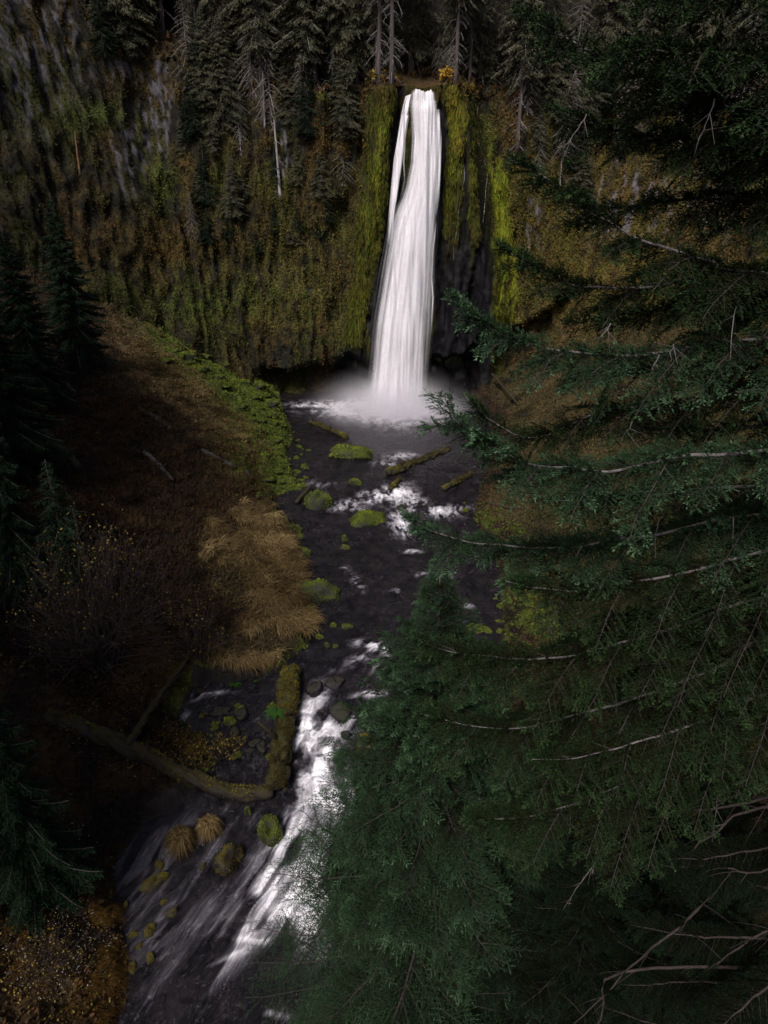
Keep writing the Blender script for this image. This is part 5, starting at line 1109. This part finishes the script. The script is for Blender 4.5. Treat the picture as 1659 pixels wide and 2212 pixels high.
gc = ground_col(GV); PXg, PYg = proj(GV); GN = np.cross(np.gradient(GV.reshape(len(gx), len(gy), 3), axis=0), np.gradient(GV.reshape(len(gx), len(gy), 3), axis=1)); GN = norm(GN).reshape(-1, 3); GN *= np.sign(GN[:, 2:3])
cell = np.abs(np.gradient(gx))[:, None]*np.abs(np.gradient(gy))[None]
dryl = (np.maximum(xl(GV[:, 1])-GV[:, 0], GV[:, 0]-xr(GV[:, 1])) > .15)
wgt = ((PXg > -60) & (PXg < 1720) & (PYg > 500) & (PYg < 2300) & dryl & (GV[:, 1] > 8) & (GV[:, 1] < 82))*cell.ravel()/(1+GV[:, 1]*.02)
wgt = wgt/wgt.sum(); idx = rg.choice(len(GV), 170000, p=wgt); leaf_cover('ground_plants', idx, GV, GN, gc*1.15, .12, 'low leafy cover and moss on the banks and hill', 3, -.25, .7)
# fallen leaves: pale flecks and yellow leaves at lower left
def leaf_scatter(name, ells, mt, size, label, seed, lift=.1, up=.4):
    rg = np.random.default_rng(seed); P = np.vstack([px_scatter(*e[:4], e[4], rg) for e in ells]); n = len(P)
    P = P+np.c_[rg.normal(0, .1, n), rg.normal(0, .1, n), lift*rg.random(n)*3]; d = norm(rg.normal(0, 1, (n, 3))*np.array([1, 1, up])); w = norm(np.cross(d, rg.normal(0, .4, (n, 3))+np.array([0, 0, 1.]))); s = size*(.5+rg.random((n, 1)))
    V = np.stack([P, P+d*s*.5+w*s*.3, P+d*s, P+d*s*.5-w*s*.3], 1).reshape(-1, 3)
    o = obj(name, mesh_np(name, V, np.arange(n*4).reshape(-1, 4), mt, attrs={'var': np.repeat(rg.random(n), 4)})); tag(o, label, 'leaves', kind='stuff')
MT['pale_leaf'] = mat_leaf('pale_fallen_leaves', (0.10, 0.075, 0.06), (0.26, 0.22, 0.20), (0.42, 0.38, 0.37), 0.7)
leaf_scatter('pale_fallen_leaves', [(130, 2060, 130, 110, 1100), (90, 1900, 100, 80, 300), (160, 1820, 70, 60, 120)], MT['pale_leaf'], .05, 'pale fallen leaves scattered on the lower left bank', 1)
leaf_scatter('yellow_ground_leaves', [(130, 2080, 150, 140, 650), (330, 1560, 200, 130, 1200), (150, 800, 150, 80, 260), (230, 900, 80, 60, 160), (440, 1620, 90, 60, 700), (540, 1600, 60, 60, 250)], MT['yellow_leaf'], .09, 'yellow autumn leaves on the brown undergrowth of the left bank', 2, .15)
leaf_scatter('right_bank_leaves', [(1550, 1500, 110, 300, 1500), (1400, 1950, 200, 200, 1200), (1250, 1900, 100, 100, 500), (1600, 1050, 50, 200, 300)], MT['yellow_leaf'], .13, 'orange leaves on the slope behind the dark boughs', 4, .3)
# golden bushes on the rim
def shrub(p, w, h, nst, nlf, mt, label, seed, lsize=.1, name='autumn_shrub', stemr=.02, cat='shrub', nlv=4, leafsub=1.0, upleaf=.0):
    rg = np.random.default_rng(seed); e = empty(name, p); st = Soup(); tips = []
    for k in range(nst):
        a = rg.random()*6.28; el = .35+rg.random()*1.0; d = np.array([math.cos(a)*math.cos(el)*w, math.sin(a)*math.cos(el)*w, math.sin(el)*h]); s = np.linspace(0, 1, 9)[:, None]
        c = d*s+np.array([0, 0, -.25*h])*s**2.5*math.cos(el)+np.cumsum(rg.normal(0, .02*w, (9, 3)), 0)+rg.normal(0, .08, 3)*w*np.array([1, 1, 0]); st.tube(c, np.linspace(stemr, stemr*.25, 9), 4)
        for j in range(nlv):
            q = c[rg.integers(3, 9)]; dd2 = norm(d+rg.normal(0, .6, 3)*w)*w*(.15+.25*rg.random()); u = np.linspace(0, 1, 4)[:, None]; cc = q+dd2*u+rg.normal(0, .015*w, (4, 3))*u; st.tube(cc, np.linspace(stemr*.35, stemr*.12, 4), 3); tips += [cc[1], cc[2], cc[3], c[-1]]
            for z_ in range(2):
                q2 = cc[rg.integers(1, 4)]; st.tube([q2, q2+rg.normal(0, .07*w, 3)], [stemr*.15, stemr*.07], 3)
    tips = np.array(tips); wt = np.clip(tips[:, 2]-upleaf*h, .02*h, None)**1.5; P = tips[rg.choice(len(tips), nlf, p=wt/wt.sum())]+rg.normal(0, .05*w, (nlf, 3)); d = norm(rg.normal(0, 1, (nlf, 3))); wv = norm(np.cross(d, rg.normal(0, 1, (nlf, 3)))); s = lsize*(.5+rg.random((nlf, 1)))
    V = np.stack([P, P+d*s*.5+wv*s*.32, P+d*s, P+d*s*.5-wv*s*.32], 1).reshape(-1, 3)
    obj('stems', st.mesh('stems', MT['twig']), e); obj('leaves', mesh_np('leaves', V, np.arange(nlf*4).reshape(-1, 4), mt, attrs={'var': np.repeat(rg.random(nlf), 4)}), e); tag(e, label, cat); return e
for n_, (X, Y, w, h, nl, lab) in enumerate([(965, 200, .9, 1.1, 260, 'bright golden bush on the rim right beside the falls lip'), (1010, 200, 1.0, .8, 240, 'orange shrub on the rim, second right of the falls'), (820, 192, 1.6, .7, 300, 'low orange shrub on the rim left of the falls'), (855, 196, .8, .5, 120, 'small rusty shrub between the low one and the falls lip'), (790, 165, .9, 1.6, 120, 'bare purplish shrub standing behind the left rim')]):
    q_ = at(X, Y, 80.2); p = drop(q_[0], q_[1]); shrub(p-np.array([0, 0, .1]), w, h*1.2, 26, nl*(3 if n_ == 0 else 2), MT['gold_leaf' if n_ == 0 else 'yellow_leaf'], lab, n_+60, .24, stemr=.02)
pb = hit(225, 1430)[0]; s = dpx(pb)
shrub(pb, 190*s, 290*s, 190, 1700, MT['yellow_leaf'], 'big dark leafless looking shrub with sparse yellow leaves on the left bank', 71, .12, 'large_shrub', .045, nlv=7, upleaf=.25)
pb = hit(430, 1420)[0]; shrub(pb, 80*s, 150*s, 50, 500, MT['yellow_leaf'], 'smaller twiggy shrub beside the big one, nearer the tan grass', 72, .10, 'twiggy_shrub', .03, nlv=6)
pb = hit(470, 1640)[0]; shrub(pb, 60*s, 50*s, 40, 900, MT['yellow_leaf'], 'low rusty shrub behind the long fallen trunk', 73, .10, 'rusty_shrub', .02, nlv=5)
pb = hit(100, 2100)[0]; shrub(pb, 1.6, 1.3, 50, 380, MT['yellow_leaf'], 'yellow leaved shrub in the bottom left corner', 74, .07, 'yellow_shrub', .012, nlv=5)
pb = hit(60, 1890)[0]; shrub(pb, 1.6, 1.3, 50, 260, MT['yellow_leaf'], 'bare shrub on the bank above the bottom left corner', 75, .06, 'bare_shrub', .012, nlv=5)
# ferns
def fern(p, r, label, seed):
    rg = np.random.default_rng(seed); e = Soup()
    for k in range(40):
        a = rg.random()*6.28; L = r*(.45+.6*rg.random()); n = 26; s = np.linspace(.08, 1, n); hd = np.array([math.cos(a), math.sin(a), 0]); c = hd*(L*s)[:, None]; c[:, 2] = L*(.9*s-.95*s**2); sd = np.array([-hd[1], hd[0], 0]); lw = L*.2*np.sin(np.pi*np.clip(s*.9+.08, 0, 1))
        for sg in (-1, 1):
            t = c+sd*sg*lw[:, None]+hd*(lw*.4)[:, None]; t[:, 2] -= lw*.3; w = hd*L*.016; V = np.stack([c-w, c+w, t], 1); vv, ff = tri_soup(V); e.add(vv, ff, np.repeat(.3+.5*rg.random(n), 3))
    o = obj('sword_fern', e.mesh('sword_fern', MT['green_leaf']), loc=p); tag(o, label, 'fern')
for n_, (X, Y, r, lab) in enumerate([(590, 1560, .75, 'bright green fern growing on the thick mossy log'), (508, 1470, .55, 'green fern at the head of the side channel'), (550, 1462, .5, 'green fern beside another, right of the side channel head'), (330, 880, .5, 'green fern upper left of the two on the tan hill'), (368, 870, .45, 'green fern right of the two on the tan hill'), (130, 1805, .5, 'dark fern on the lower left bank'), (25, 1880, .6, 'dark fern at the lower left frame edge'), (212, 1590, .5, 'fern above the long fallen trunk')]):
    p = hit(X, Y+6)[0] if n_ else wpt(600, 1572, 1.0); fern(p, r, lab, n_)
print('objects', len(bpy.data.objects), 'tris', sum(len(o.data.polygons) for o in bpy.data.objects if o.type == 'MESH'))
